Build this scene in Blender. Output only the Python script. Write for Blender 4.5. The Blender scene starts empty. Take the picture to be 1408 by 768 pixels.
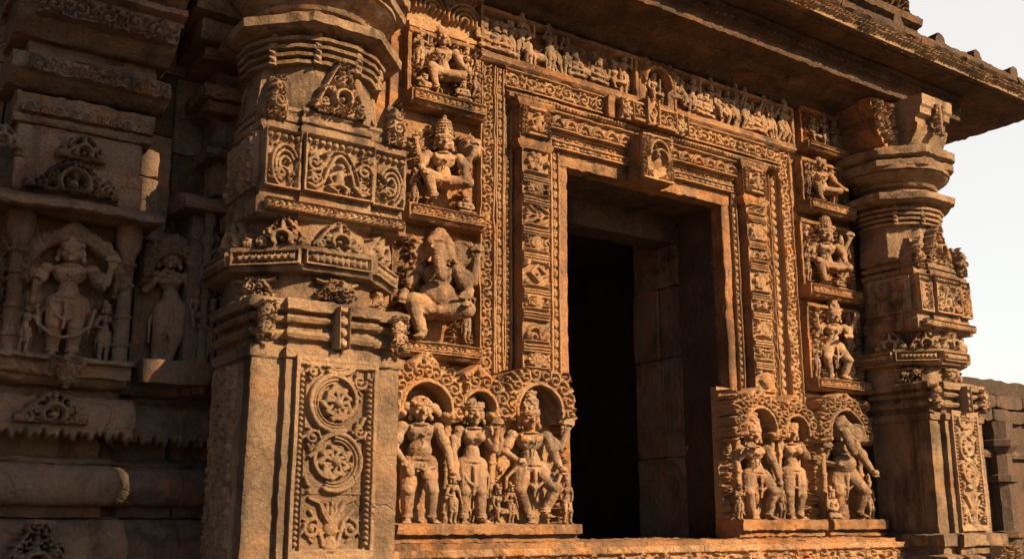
import bpy, math, random
import numpy as np
from mathutils import Vector, Matrix
# ---------------------------------------------------------------- camera, sky, sun, exposure
sc = bpy.context.scene
col = sc.collection
EYE = Vector((0, 0, 1.6))
YAW, PITCH = math.radians(34.8), math.atan(331 / 1405)
fwd = Vector((math.sin(YAW) * math.cos(PITCH), math.cos(YAW) * math.cos(PITCH), math.sin(PITCH)))
cam_d = bpy.data.cameras.new('camera')
cam = bpy.data.objects.new('camera', cam_d); col.objects.link(cam)
cam.location = EYE
cam.rotation_euler = fwd.to_track_quat('-Z', 'Y').to_euler()
cam_d.sensor_width = 36.0; cam_d.lens = 36.0 * 1405 / 1408
cam_d.clip_start = 0.05; cam_d.clip_end = 3000
sc.camera = cam
SUN_AZ, SUN_EL = math.radians(24), math.radians(29)       # azimuth from -Y towards +X
to_sun = Vector((math.sin(SUN_AZ) * math.cos(SUN_EL), -math.cos(SUN_AZ) * math.cos(SUN_EL), math.sin(SUN_EL)))
W_ = bpy.data.worlds.new('World'); sc.world = W_; W_.use_nodes = True
wn = W_.node_tree.nodes; wl = W_.node_tree.links
wn.clear()
sky = wn.new('ShaderNodeTexSky'); sky.sky_type = 'NISHITA'; sky.sun_disc = False
sky.sun_elevation = SUN_EL; sky.sun_rotation = math.atan2(to_sun.x, to_sun.y)
sky.air_density = 1.0; sky.dust_density = 2.0; sky.ozone_density = 0.8
bg = wn.new('ShaderNodeBackground'); bg.inputs[1].default_value = 0.04
wo = wn.new('ShaderNodeOutputWorld')
wl.new(sky.outputs[0], bg.inputs[0])
# bright evening haze in the part of the sky behind the temple (by world direction)
wg = wn.new('ShaderNodeNewGeometry'); wd = wn.new('ShaderNodeVectorMath'); wd.operation = 'DOT_PRODUCT'
wl.new(wg.outputs['Incoming'], wd.inputs[0]); wd.inputs[1].default_value = (-.80, -.60, 0)
wr = wn.new('ShaderNodeMapRange'); wr.interpolation_type = 'SMOOTHSTEP'; wr.inputs[1].default_value = .45; wr.inputs[2].default_value = .80; wl.new(wd.outputs['Value'], wr.inputs[0])
wz = wn.new('ShaderNodeSeparateXYZ'); wl.new(wg.outputs['Incoming'], wz.inputs[0])
wc = wn.new('ShaderNodeMapRange'); wc.inputs[1].default_value = 0; wc.inputs[2].default_value = -.55; wl.new(wz.outputs[2], wc.inputs[0])
wm = wn.new('ShaderNodeMix'); wm.data_type = 'RGBA'; wm.inputs[6].default_value = (.275, .248, .205, 1); wm.inputs[7].default_value = (.31, .275, .222, 1); wl.new(wc.outputs[0], wm.inputs[0])
hz = wn.new('ShaderNodeBackground'); wl.new(wm.outputs[2], hz.inputs[0]); wl.new(wr.outputs[0], hz.inputs[1])
wa = wn.new('ShaderNodeAddShader'); wl.new(bg.outputs[0], wa.inputs[0]); wl.new(hz.outputs[0], wa.inputs[1]); wl.new(wa.outputs[0], wo.inputs[0])
sd = bpy.data.lights.new('sun', 'SUN'); sd.energy = 5.0; sd.angle = math.radians(0.5); sd.color = (1.0, 0.67, 0.365)
so = bpy.data.objects.new('sun', sd); col.objects.link(so)
so.rotation_euler = to_sun.to_track_quat('Z', 'Y').to_euler()
sc.view_settings.view_transform = 'Standard'; sc.view_settings.look = 'None'
sc.view_settings.exposure = 1.35; sc.view_settings.gamma = 1.0; sc.view_settings.use_curve_mapping = False

# ---------------------------------------------------------------- noise
rng = np.random.default_rng(7); random.seed(7)
def _h(i, j, k, s):
    n = (i * 374761393 + j * 668265263 + k * 2147483647 + s * 974634777) & 0xffffffff
    n = ((n ^ (n >> 13)) * 1274126177) & 0xffffffff
    return ((n ^ (n >> 16)) & 0xffff) / 32767.5 - 1.0
def vnoise(P, s=0):
    I = np.floor(P).astype(np.int64); f = P - I; f = f * f * (3 - 2 * f)
    out = 0
    for a in (0, 1):
        for b in (0, 1):
            for c in (0, 1):
                w = (f[:, 0] if a else 1 - f[:, 0]) * (f[:, 1] if b else 1 - f[:, 1]) * (f[:, 2] if c else 1 - f[:, 2])
                out = out + w * _h(I[:, 0] + a, I[:, 1] + b, I[:, 2] + c, s)
    return out
def wear(V, amp=1.0, fine=True):
    """weathered stone: every vertex shifted by a world-space vector noise"""
    V = np.asarray(V, float); D = np.zeros_like(V)
    if len(V) == 0: return V
    m = np.clip(vnoise(V * 4.0, 91) * .5 + .5, 0, 1) ** 2
    chip = np.clip(vnoise(V * 19, 71) - .38, 0, 1) * (.5 + vnoise(V * 55, 72) * .5)
    for k in range(3):
        d = .0024 * vnoise(V * 5, 11 + k) + .0022 * vnoise(V * 26, 21 + k) * (0.4 + 1.8 * m) + .016 * chip * vnoise(V * 33, 73 + k)
        if fine: d = d + .0030 * vnoise(V * 75, 31 + k) * (0.4 + 1.6 * m)
        D[:, k] = d
    return V + D * amp

# ---------------------------------------------------------------- objects
WORLD = {}
def mk(name, V, Fq, mat, parent=None, smooth=True, sharp=None, local=False):
    me = bpy.data.meshes.new(name)
    V = np.asarray(V, float)
    if parent is not None and not local: V = V - np.array(WORLD[parent.name])
    me.from_pydata([], [], []) if False else None
    if isinstance(Fq, np.ndarray):
        n = len(Fq); k = Fq.shape[1]
        me.vertices.add(len(V)); me.vertices.foreach_set('co', V.astype(np.float32).ravel())
        me.loops.add(n * k); me.loops.foreach_set('vertex_index', Fq.astype(np.int32).ravel())
        me.polygons.add(n); me.polygons.foreach_set('loop_start', (np.arange(n) * k).astype(np.int32))
        me.update(calc_edges=True)
    else:
        me.from_pydata(V.tolist(), [], Fq); me.update()
    me.polygons.foreach_set('use_smooth', [smooth] * len(me.polygons))
    if sharp is not None: me.set_sharp_from_angle(angle=math.radians(sharp))
    me.materials.append(mat)
    o = bpy.data.objects.new(name, me); col.objects.link(o)
    if parent is not None: o.parent = parent; WORLD[o.name] = WORLD[parent.name]
    else: WORLD[o.name] = (0, 0, 0)
    return o
def tag(o, label=None, cat=None, group=None, kind=None):
    if label: o['label'] = label
    if cat: o['category'] = cat
    if group: o['group'] = group
    if kind: o['kind'] = kind
    return o
def thing(name, loc, label, cat, group=None):
    o = bpy.data.objects.new(name, None); col.objects.link(o); o.location = loc
    o.empty_display_size = .1
    WORLD[o.name] = tuple(loc)
    return tag(o, label, cat, group)

class MB:
    """collects shapes, links them as one mesh"""
    def __init__(s): s.V = []; s.F = []; s.n = 0
    def add(s, V, F):
        V = np.asarray(V, float)
        s.V.append(V); s.F += [[i + s.n for i in f] for f in (F.tolist() if isinstance(F, np.ndarray) else F)]
        s.n += len(V); return s
    def build(s, name, mat, parent=None, amp=1.0, smooth=True, sharp=32):
        V = np.concatenate(s.V)
        if amp: V = wear(V, amp)
        return mk(name, V, s.F, mat, parent, smooth, sharp)

def densify(pts, d, closed=False):
    out = []; n = len(pts)
    for i in range(n if closed else n - 1):
        a = np.array(pts[i], float); b = np.array(pts[(i + 1) % n], float)
        k = max(1, int(math.ceil(np.linalg.norm(b - a) / d)))
        for j in range(k): out.append(a + (b - a) * j / k)
    if not closed: out.append(np.array(pts[-1], float))
    return out
def extrude(prof, x0, x1, axis='x', d=.022):
    """closed profile of (y,z) swept along X (axis='y': profile (x,z) swept along Y)"""
    P = densify(prof, d, True); n = len(P)
    m = max(1, int(abs(x1 - x0) / d)); V = []; F = []
    for i in range(m + 1):
        x = x0 + (x1 - x0) * i / m
        for p in P: V.append((x, p[0], p[1]) if axis == 'x' else (p[0], x, p[1]))
    for i in range(m):
        for j in range(n):
            a = i * n + j; b = i * n + (j + 1) % n
            F.append([a, b, b + n, a + n])
    F.append(list(range(n))[::-1]); F.append([m * n + j for j in range(n)])
    return V, F
def block(x0, x1, y0, y1, z0, z1, c=.006, d=.025):
    """bevelled block of stone with subdivided faces (so that wear can chip it)"""
    V = []; F = []
    xs = sorted(set([x0, x0 + c, x1 - c, x1] + list(np.arange(x0 + c + d, x1 - c - d * .5, d))))
    zs = sorted(set([z0, z0 + c, z1 - c, z1] + list(np.arange(z0 + c + d, z1 - c - d * .5, d))))
    ys = sorted(set([y0, y0 + c, y1 - c, y1] + list(np.arange(y0 + c + d, y1 - c - d * .5, d))))
    def grid(A, B, f, flip):
        base = len(V); na = len(A); nb = len(B)
        for a in A:
            for b in B: V.append(f(a, b))
        for i in range(na - 1):
            for j in range(nb - 1):
                q = [base + i * nb + j, base + (i + 1) * nb + j, base + (i + 1) * nb + j + 1, base + i * nb + j + 1]
                F.append(q[::-1] if flip else q)
    def pull(v):
        x, y, z = v
        ex = (x <= x0 + 1e-9) or (x >= x1 - 1e-9); ey = (y <= y0 + 1e-9) or (y >= y1 - 1e-9); ez = (z <= z0 + 1e-9) or (z >= z1 - 1e-9)
        if ex + ey + ez >= 2:
            k = c * .45
            if ex: x += k if x <= x0 + 1e-9 else -k
            if ey: y += k if y <= y0 + 1e-9 else -k
            if ez: z += k if z <= z0 + 1e-9 else -k
        return (x, y, z)
    grid(xs, zs, lambda a, b: pull((a, y0, b)), False); grid(xs, zs, lambda a, b: pull((a, y1, b)), True)
    grid(ys, zs, lambda a, b: pull((x0, a, b)), True); grid(ys, zs, lambda a, b: pull((x1, a, b)), False)
    grid(xs, ys, lambda a, b: pull((a, b, z1)), False); grid(xs, ys, lambda a, b: pull((a, b, z0)), True)
    return V, F
def plan_ratha(ax, ay0, ay1, cx, off=.03, w=.55, so_=None):
    """square plan (front at ay0) with a projecting middle on the front and the sides"""
    so_ = .006 if so_ is None else so_; mx = ax * w; yc = (ay0 + ay1) / 2; my = (ay1 - ay0) / 2 * w
    p = [(-ax, ay1), (-ax, yc + my), (-ax - so_, yc + my), (-ax - so_, yc - my), (-ax, yc - my), (-ax, ay0),
         (-mx, ay0), (-mx, ay0 - off), (mx, ay0 - off), (mx, ay0), (ax, ay0),
         (ax, yc - my), (ax + so_, yc - my), (ax + so_, yc + my), (ax, yc + my), (ax, ay1)]
    return [(cx + x, y) for x, y in p]
def plan_ngon(n, r, cx, cy, rot=None):
    rot = math.pi / n if rot is None else rot
    return [(cx + r * math.cos(rot + 2 * math.pi * i / n), cy + r * math.sin(rot + 2 * math.pi * i / n)) for i in range(n)][::-1]
def stack(plan, cx, cy, levels, d=.022):
    """levels (z, grow): plan pushed outwards from (cx,cy) by grow metres at each z"""
    P = densify(plan, d, True); n = len(P); V = []; F = []
    Rm = max(math.hypot(p[0] - cx, p[1] - cy) for p in P)
    L = []
    for i in range(len(levels) - 1):
        z0, g0 = levels[i]; z1, g1 = levels[i + 1]
        k = max(1, int(math.ceil(math.hypot(z1 - z0, g1 - g0) / d)))
        for j in range(k): L.append((z0 + (z1 - z0) * j / k, g0 + (g1 - g0) * j / k))
    L.append(levels[-1])
    for z, g in L:
        s = 1 + g / Rm
        for p in P: V.append((cx + (p[0] - cx) * s, cy + (p[1] - cy) * s, z))
    for i in range(len(L) - 1):
        for j in range(n):
            a = i * n + j; b = i * n + (j + 1) % n
            F.append([a, a + n, b + n, b])
    F.append(list(range(n))); F.append([(len(L) - 1) * n + j for j in range(n)][::-1])
    return V, F

# ---------------------------------------------------------------- relief carving: height fields cut as real meshes
GAIN = 2.1
class HF:
    def __init__(s, w, h, dx=.004, base=0.0):
        s.w, s.h = w, h
        s.nx = max(3, int(round(w / dx)) + 1); s.ny = max(3, int(round(h / dx)) + 1)
        s.u = np.linspace(0, w, s.nx); s.v = np.linspace(0, h, s.ny)
        s.U, s.Vv = np.meshgrid(s.u, s.v); s.H = np.full_like(s.U, base)
    def _win(s, x0, x1, y0, y1):
        i0 = max(0, np.searchsorted(s.u, x0) - 1); i1 = min(s.nx, np.searchsorted(s.u, x1) + 1)
        j0 = max(0, np.searchsorted(s.v, y0) - 1); j1 = min(s.ny, np.searchsorted(s.v, y1) + 1)
        return slice(j0, j1), slice(i0, i1)
    def seg(s, p, q, r1, r2, h, base=0.0, h2=None):
        h = h * GAIN; r = max(r1, r2); a, b = s._win(min(p[0], q[0]) - r, max(p[0], q[0]) + r, min(p[1], q[1]) - r, max(p[1], q[1]) + r)
        X = s.U[a, b]; Y = s.Vv[a, b]
        if X.size == 0: return
        dx, dy = q[0] - p[0], q[1] - p[1]; L = dx * dx + dy * dy + 1e-12
        t = np.clip(((X - p[0]) * dx + (Y - p[1]) * dy) / L, 0, 1)
        R = r1 + (r2 - r1) * t
        k = 1 - ((X - p[0] - t * dx) ** 2 + (Y - p[1] - t * dy) ** 2) / (R * R)
        hh = h
        val = np.where(k > 0, base + hh * np.sqrt(np.clip(k, 0, 1)) ** .8, -9)
        s.H[a, b] = np.maximum(s.H[a, b], val)
    def line(s, pts, r1, r2, h, base=0.0, groove=0):
        n = len(pts) - 1
        for i in range(n):
            a = i / n; b = (i + 1) / n
            s.seg(pts[i], pts[i + 1], r1 + (r2 - r1) * a, r1 + (r2 - r1) * b, h, base)
        if groove:
            for i in range(n): s.cut(pts[i], pts[i + 1], min(r1, r2) * .28 + .0015, groove)
    def cut(s, p, q, r, dep):
        a, b = s._win(min(p[0], q[0]) - r, max(p[0], q[0]) + r, min(p[1], q[1]) - r, max(p[1], q[1]) + r)
        X = s.U[a, b]; Y = s.Vv[a, b]
        if X.size == 0: return
        dx, dy = q[0] - p[0], q[1] - p[1]; L = dx * dx + dy * dy + 1e-12
        t = np.clip(((X - p[0]) * dx + (Y - p[1]) * dy) / L, 0, 1)
        k = ((X - p[0] - t * dx) ** 2 + (Y - p[1] - t * dy) ** 2) / (r * r)
        s.H[a, b] -= np.where(k < 1, dep * (1 - k), 0)
    def disk(s, c, r, h, base=0.0): s.seg(c, c, r, r, h, base)
    def rect(s, x0, y0, x1, y1, h, mode='max'):
        a = (s.U >= x0) & (s.U <= x1) & (s.Vv >= y0) & (s.Vv <= y1)
        s.H[a] = np.maximum(s.H[a], h) if mode == 'max' else h
    def frame(s, x0, y0, x1, y1, t, h):
        h = h * GAIN
        s.rect(x0, y0, x0 + t, y1, h); s.rect(x1 - t, y0, x1, y1, h); s.rect(x0, y0, x1, y0 + t, h); s.rect(x0, y1 - t, x1, y1, h)
    def curl(s, c, R, a0, turns, sgn, r, h, base=0.0, leaf=True, groove=0):
        n = int(10 * turns) + 3; pts = []
        for i in range(n):
            t = i / (n - 1); a = a0 + sgn * turns * 2 * math.pi * t; rr = R * (1 - .82 * t)
            pts.append((c[0] + rr * math.cos(a), c[1] + rr * math.sin(a)))
        s.line(pts, r, r * .75, h, base, groove)
        s.disk(pts[-1], r * 1.5, h * 1.15, base)
        if leaf:
            for k in range(4):
                a = a0 + sgn * (.6 + k * 1.2); p = (c[0] + R * math.cos(a), c[1] + R * math.sin(a)); q = (c[0] + R * 1.38 * math.cos(a + sgn * .3), c[1] + R * 1.38 * math.sin(a + sgn * .3))
                s.seg(p, q, r * .9, r * .4, h * .8, base)
    def foliage(s, inside, n, size, h, base=0.0, seed=0, box=None):
        R = random.Random(seed); x0, y0, x1, y1 = box or (0, 0, s.w, s.h); k = 0; tries = 0; pts = []
        while k < n and tries < n * 30:
            tries += 1
            c = (R.uniform(x0, x1), R.uniform(y0, y1)); sz = size * R.uniform(.6, 1.25)
            if not inside(*c) or any((c[0] - p[0]) ** 2 + (c[1] - p[1]) ** 2 < (.62 * (sz + p[2])) ** 2 for p in pts): continue
            pts.append((c[0], c[1], sz)); k += 1
            if R.random() < .7: s.curl(c, sz * .72, R.uniform(0, 6.3), R.uniform(.8, 1.5), R.choice((-1, 1)), sz * .17, h * R.uniform(.75, 1.1), base, True)
            else:
                a = R.uniform(0, 6.3)
                for q in range(5):
                    aa = a + q * 1.2566; s.seg(c, (c[0] + sz * .7 * math.cos(aa), c[1] + sz * .7 * math.sin(aa)), sz * .12, sz * .24, h * .8, base)
                s.disk(c, sz * .25, h, base)
    # --- running ornament, s along, t across (-1..1)
    def band(s, x0, y0, x1, y1, kind, h, base=0.0, seed=0, fillet=.0, vertical=None):
        vertical = (y1 - y0) > (x1 - x0) if vertical is None else vertical
        a, b = s._win(x0 + 1e-6, x1, y0 + 1e-6, y1)
        X = s.U[a, b] - x0; Y = s.Vv[a, b] - y0; w = (x1 - x0) if vertical else (y1 - y0)
        S, T = (Y, X) if vertical else (X, Y)
        t = T / w * 2 - 1; wv = .06 * w
        P3 = np.stack([X.ravel() * 1.0 / w * 1.3, Y.ravel() / w * 1.3, np.full(X.size, seed * 7.3)], 1)
        nz = vnoise(P3, 5).reshape(X.shape); nz2 = vnoise(P3 * 2.7 + 9, 6).reshape(X.shape)
        S = S + nz * wv * 1.2; t = t + nz2 * .08
        if kind == 'scroll':
            P = 1.12 * w; c = np.floor(S / P); x = (S / P - c - .5) * 2 * P / w; sg = np.where(c % 2 == 0, 1, -1)
            ty = t + .12 * sg; r = np.hypot(x, ty); ph = np.arctan2(ty * sg, x)
            sp = .5 + .5 * np.cos(2 * math.pi * (r * 2.1) - ph + .9 * nz)
            lf = np.clip(.5 + .75 * np.cos(ph * 9 + r * 7) * (r > .6), 0, 1)
            g = np.where(r < .82, sp ** .6, 0)
            g = np.maximum(g, np.where((r >= .78) & (r < 1.15), lf * .75, 0))
            g = np.maximum(g, np.clip(1 - (r / .2) ** 2, 0, 1))
            g = np.maximum(g, np.where(r >= 1.05, .5 + .8 * nz2, 0))
        elif kind == 'bead':
            P = w * .95; x = (S / P - np.floor(S / P) - .5) * 2; g = np.sqrt(np.clip(1 - (x ** 2 + t ** 2) / .8, 0, 1))
        elif kind == 'rosette':
            P = w * 1.0; x = (S / P - np.floor(S / P) - .5) * 2; r = np.hypot(x, t); ph = np.arctan2(t, x)
            g = np.where(r < .62 + .28 * np.abs(np.cos(ph * 3)), .55 + .45 * np.abs(np.cos(ph * 3)), 0) * (r > .25) + (r < .22)
        elif kind == 'petal':
            P = w * .95; x = (S / P - np.floor(S / P) - .5) * 2; r = np.hypot(x, (t + 1) * .62)
            g = np.where(r < 1.0, .5 + .5 * np.cos(r * 16), .15) ; g = np.maximum(g, np.clip(1 - np.abs(r - .96) / .12, 0, 1))
        elif kind == 'lozenge':
            P = w * 1.3; x = (S / P - np.floor(S / P) - .5) * 2; r = np.abs(x) + np.abs(t)
            g = .5 + .5 * np.cos(r * 9.5); g = np.where(r > 1.15, (np.hypot(np.abs(x) - 1, np.abs(t) - .9) < .35) * .8, g)
        elif kind == 'rope': g = np.sqrt(np.clip(1 - t * t, 0, 1)) * (.55 + .45 * np.cos(S / w * 7 + t * 1.8))
        elif kind == 'leaf':
            P = w * .7; c = np.floor(S / P); x = (S / P - c) ; q = np.abs(t) * .9 + (x - .5) * .9
            g = .5 + .5 * np.cos(q * 10 + nz * 1.5); g = np.where(np.abs(t) < .1, .9, g)
        elif kind == 'drip':
            P = w * .42; x = (S / P - np.floor(S / P) - .5) * 2; L = .15 + .75 * (np.sin(np.floor(S / P) * 12.9 + seed) * .5 + .5) * .35 + .45
            g = np.where((t > 1 - 2 * L), np.sqrt(np.clip(1 - x * x, 0, 1)) * (.6 + .4 * np.cos(t * 9)), 0)
        else: g = np.clip(.5 + nz2, 0, 1)
        h = h * GAIN; g = np.clip((g - .12) * 1.3, 0, 1) ** .8 * (.86 + .3 * nz2) * h + base
        if fillet > 0:
            e = np.minimum(T, w - T); g = np.where(e < fillet, base + h, np.where(e < fillet * 1.5, base - .3 * h, g))
        s.H[a, b] = np.maximum(s.H[a, b], g) if base > 0 else g
    def erode(s, amp=.0012, blur=1, seed=0, chips=0.0):
        for _ in range(blur):
            H = np.pad(s.H, 1, mode='edge')
            s.H = (H[1:-1, 1:-1] * 8 + H[:-2, 1:-1] + H[2:, 1:-1] + H[1:-1, :-2] + H[1:-1, 2:]) / 12
        P = np.stack([s.U.ravel(), s.Vv.ravel(), np.full(s.U.size, seed * 3.1)], 1)
        s.H = s.H + (amp * 1.3 * vnoise(P * 110, 3) + amp * 1.5 * vnoise(P * 30, 4)).reshape(s.H.shape)
        if chips:
            m = np.clip(vnoise(P * 9, 8).reshape(s.H.shape) - .35, 0, 1) * 1.8
            s.H = s.H * (1 - m * chips)
    def mesh(s, name, mat, O, U, N, parent=None, back=.02, path=None, cut=False, amp=.6):
        """O lower-left corner, U along, Z up, N outward; or path = plan polyline wrapped from its start"""
        U2, V2, H = s.U.ravel(), s.Vv.ravel(), s.H.ravel()
        if path is None:
            O = np.array(O, float); U = np.array(U, float); N = np.array(N, float)
            P = O + U2[:, None] * U + V2[:, None] * np.array([0, 0, 1.0]) + H[:, None] * N
            B = lambda idx: O + U2[idx][:, None] * U + V2[idx][:, None] * np.array([0, 0, 1.0]) - back * N
        else:
            pts = np.array(path, float); sg = pts[1:] - pts[:-1]; L = np.hypot(sg[:, 0], sg[:, 1]); cum = np.concatenate([[0], np.cumsum(L)])
            uu = U2 / s.w * cum[-1] * .99999; k = np.clip(np.searchsorted(cum, uu, 'right') - 1, 0, len(L) - 1)
            t = (uu - cum[k]) / L[k]; base = pts[k] + sg[k] * t[:, None]; nn = np.stack([sg[k, 1], -sg[k, 0]], 1) / L[k][:, None]
            def PP(h, idx=slice(None)): return np.concatenate([base[idx] + nn[idx] * np.asarray(h)[..., None] if np.ndim(h) else base[idx] + nn[idx] * h, (O[2] + V2[idx])[:, None]], 1)
            P = PP(H); B = lambda idx: PP(-back, idx)
        nx, ny = s.nx, s.ny
        idx = np.arange(nx * ny).reshape(ny, nx)
        F = np.stack([idx[:-1, :-1], idx[:-1, 1:], idx[1:, 1:], idx[1:, :-1]], -1).reshape(-1, 4)
        if cut:
            keep = (s.H.ravel()[F].max(1) > .002); F = F[keep]
            used, inv = np.unique(F, return_inverse=True); P = P[used]; F = inv.reshape(-1, 4)
        else:
            ring = np.concatenate([idx[0, :], idx[1:, -1], idx[-1, -2::-1], idx[-2:0:-1, 0]])
            bv = B(ring); n0 = len(P); m = len(ring); P = np.concatenate([P, bv])
            j = np.arange(m); j2 = (j + 1) % m
            F = np.concatenate([F, np.stack([ring[j], n0 + j, n0 + j2, ring[j2]], -1)])
        if amp: P = wear(P, amp, fine=False)
        return mk(name, P, F, mat, parent, True, 60)
XA, NF = (1, 0, 0), (0, -1, 0)      # along +X, facing -Y

# ---------------------------------------------------------------- materials
def stone(name, a, b, c, streak=.6, dark=(.035, .028, .024), dark_amt=.5, sc_=1.0, bump=1.0, rough=.92, red=.0, joints=None, pale=(.5, .4, .3), pale_amt=.25):
    m = bpy.data.materials.new(name); m.use_nodes = True; N = m.node_tree.nodes; L = m.node_tree.links
    N.clear(); out = N.new('ShaderNodeOutputMaterial'); bs = N.new('ShaderNodeBsdfPrincipled'); L.new(bs.outputs[0], out.inputs[0])
    bs.inputs['Roughness'].default_value = rough; bs.inputs['Specular IOR Level'].default_value = .25
    geo = N.new('ShaderNodeNewGeometry')
    def noise(scale, detail=6, rough_=.6, dist=0.0, off=0):
        n = N.new('ShaderNodeTexNoise'); n.inputs['Scale'].default_value = scale * sc_; n.inputs['Detail'].default_value = detail
        n.inputs['Roughness'].default_value = rough_; n.inputs['Distortion'].default_value = dist
        if off:
            mp = N.new('ShaderNodeMapping'); mp.inputs['Location'].default_value = (off, off * 1.7, -off); L.new(geo.outputs['Position'], mp.inputs[0]); L.new(mp.outputs[0], n.inputs[0])
        else: L.new(geo.outputs['Position'], n.inputs[0])
        return n.outputs[0]
    def ramp(x, lo, hi, p0=0., p1=1.):
        r = N.new('ShaderNodeMapRange'); r.inputs[1].default_value = lo; r.inputs[2].default_value = hi; r.inputs[3].default_value = p0; r.inputs[4].default_value = p1
        L.new(x, r.inputs[0]); return r.outputs[0]
    def mix(f, x, y, mode='MIX'):
        k = N.new('ShaderNodeMix'); k.data_type = 'RGBA'; k.blend_type = mode
        if isinstance(f, float): k.inputs[0].default_value = f
        else: L.new(f, k.inputs[0])
        for i, v in ((6, x), (7, y)):
            if isinstance(v, tuple): k.inputs[i].default_value = (*v, 1)
            else: L.new(v, k.inputs[i])
        return k.outputs[2]
    c0 = mix(ramp(noise(2.2, 5, .6, .4), .38, .62), a, b)
    c0 = mix(ramp(noise(5.5, 6, .65, .3, 3.3), .5, .68), c0, c)
    c0 = mix(ramp(noise(9, 8, .7, 0, 8.1), .58, .72, 0, pale_amt), c0, pale)
    c0 = mix(ramp(noise(3.1, 9, .72, .6, 14.7), .62 - .22 * dark_amt, .74 - .12 * dark_amt, 0, .85), c0, dark)
    c0 = mix(ramp(noise(60, 4, .7, 0, 2.1), .38, .68, .0, .62), c0, mix(.5, c0, (.02, .015, .012)))
    c0 = mix(ramp(noise(160, 3, .6, 0, 5.1), .58, .72, 0, .5), c0, (.55, .46, .36))
    # broad soot and rain streaks, drawn down the stone
    mp = N.new('ShaderNodeMapping'); mp.inputs['Scale'].default_value = (5.0, 5.0, .9); L.new(geo.outputs['Position'], mp.inputs[0])
    sn = N.new('ShaderNodeTexNoise'); sn.inputs['Scale'].default_value = 1.0 * sc_; sn.inputs['Detail'].default_value = 9; sn.inputs['Roughness'].default_value = .68; L.new(mp.outputs[0], sn.inputs[0])
    c0 = mix(ramp(sn.outputs[0], .54, .63, 0, streak), c0, mix(.85, c0, dark))
    c0 = mix(ramp(noise(1.7, 8, .66, .6, 21.3), .52, .62, 0, streak * .8), c0, mix(.7, c0, (.085, .065, .052)))
    # every stone has its own tone
    oi = N.new('ShaderNodeObjectInfo'); c0 = mix(ramp(oi.outputs['Random'], 0, 1, .0, .5), c0, mix(.5, c0, (.10, .06, .035)))
    L.new(c0, bs.inputs['Base Color'])
    # hairline cracks and open joints
    cv = N.new('ShaderNodeTexVoronoi'); cv.feature = 'DISTANCE_TO_EDGE'; cv.inputs['Scale'].default_value = 2.3 * sc_
    wn_ = N.new('ShaderNodeTexNoise'); wn_.inputs['Scale'].default_value = 6; wn_.inputs['Detail'].default_value = 6; L.new(geo.outputs['Position'], wn_.inputs[0])
    wv = N.new('ShaderNodeVectorMath'); wv.operation = 'MULTIPLY_ADD'; L.new(wn_.outputs[1], wv.inputs[0]); wv.inputs[1].default_value = (.22, .22, .22); L.new(geo.outputs['Position'], wv.inputs[2]); L.new(wv.outputs[0], cv.inputs[0])
    crk = N.new('ShaderNodeMath'); crk.operation = 'MULTIPLY'; L.new(ramp(cv.outputs['Distance'], .0, .012, -1, 0), crk.inputs[0]); L.new(ramp(noise(1.9, 3, .5, 0, 31), .52, .6), crk.inputs[1])
    v = N.new('ShaderNodeTexVoronoi'); v.inputs['Scale'].default_value = 46 * sc_; L.new(geo.outputs['Position'], v.inputs[0])
    pits = ramp(v.outputs['Distance'], .0, .22, 0, 1)
    pm = N.new('ShaderNodeMath'); pm.operation = 'MULTIPLY'; L.new(ramp(noise(7, 4, .6, 0, 9.9), .5, .62), pm.inputs[0]); L.new(ramp(v.outputs['Distance'], .0, .22, -1, 0), pm.inputs[1])
    def mad(x, k, y):
        q = N.new('ShaderNodeMath'); q.operation = 'MULTIPLY_ADD'; L.new(x, q.inputs[0]); q.inputs[1].default_value = k
        if y is None: q.inputs[2].default_value = 0
        else: L.new(y, q.inputs[2])
        return q.outputs[0]
    hsum = mad(noise(14, 8, .7, 0, 1.1), 1.2, None)
    hsum = mad(noise(75, 6, .8, 0, 6.1), .75, hsum)
    hsum = mad(noise(230, 3, .7, 0, 4.4), .22, hsum)
    hsum = mad(pm.outputs[0], .5, hsum)
    hsum = mad(crk.outputs[0], .6, hsum)
    bp = N.new('ShaderNodeBump'); bp.inputs['Strength'].default_value = 1.0 * bump; bp.inputs['Distance'].default_value = .034
    L.new(hsum, bp.inputs['Height']); L.new(bp.outputs[0], bs.inputs['Normal'])
    return m
M = {}
M['wall'] = stone('orange_sandstone', (.55, .315, .155), (.56, .25, .095), (.36, .235, .15), dark_amt=.72, streak=.8)
M['relief'] = stone('carved_orange_sandstone', (.57, .345, .18), (.46, .29, .165), (.56, .265, .11), dark_amt=.48, bump=.85, streak=.6)
M['figure'] = stone('carved_figure_stone', (.44, .285, .175), (.30, .215, .15), (.50, .255, .12), dark_amt=.6, bump=.65, streak=.7)
M['pillar'] = stone('tan_sandstone', (.52, .36, .225), (.40, .285, .19), (.50, .27, .135), dark_amt=.66, streak=.85)
M['pcarve'] = stone('carved_tan_sandstone', (.52, .355, .22), (.42, .295, .19), (.50, .28, .145), dark_amt=.42, bump=.85)
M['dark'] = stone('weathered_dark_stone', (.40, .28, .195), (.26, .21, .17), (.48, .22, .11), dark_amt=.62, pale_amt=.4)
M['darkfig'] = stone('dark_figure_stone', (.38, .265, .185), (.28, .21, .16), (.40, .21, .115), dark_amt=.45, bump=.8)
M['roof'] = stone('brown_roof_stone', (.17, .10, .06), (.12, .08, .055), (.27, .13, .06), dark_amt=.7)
M['edge'] = stone('lace_edge_stone', (.45, .31, .19), (.36, .26, .17), (.46, .27, .14), dark_amt=.3, streak=.4)
M['jamb'] = stone('sooty_stone', (.12, .088, .068), (.09, .068, .054), (.17, .095, .06), dark_amt=.7)  # dark tone that gives door reveals and lintel underside their shade
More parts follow.
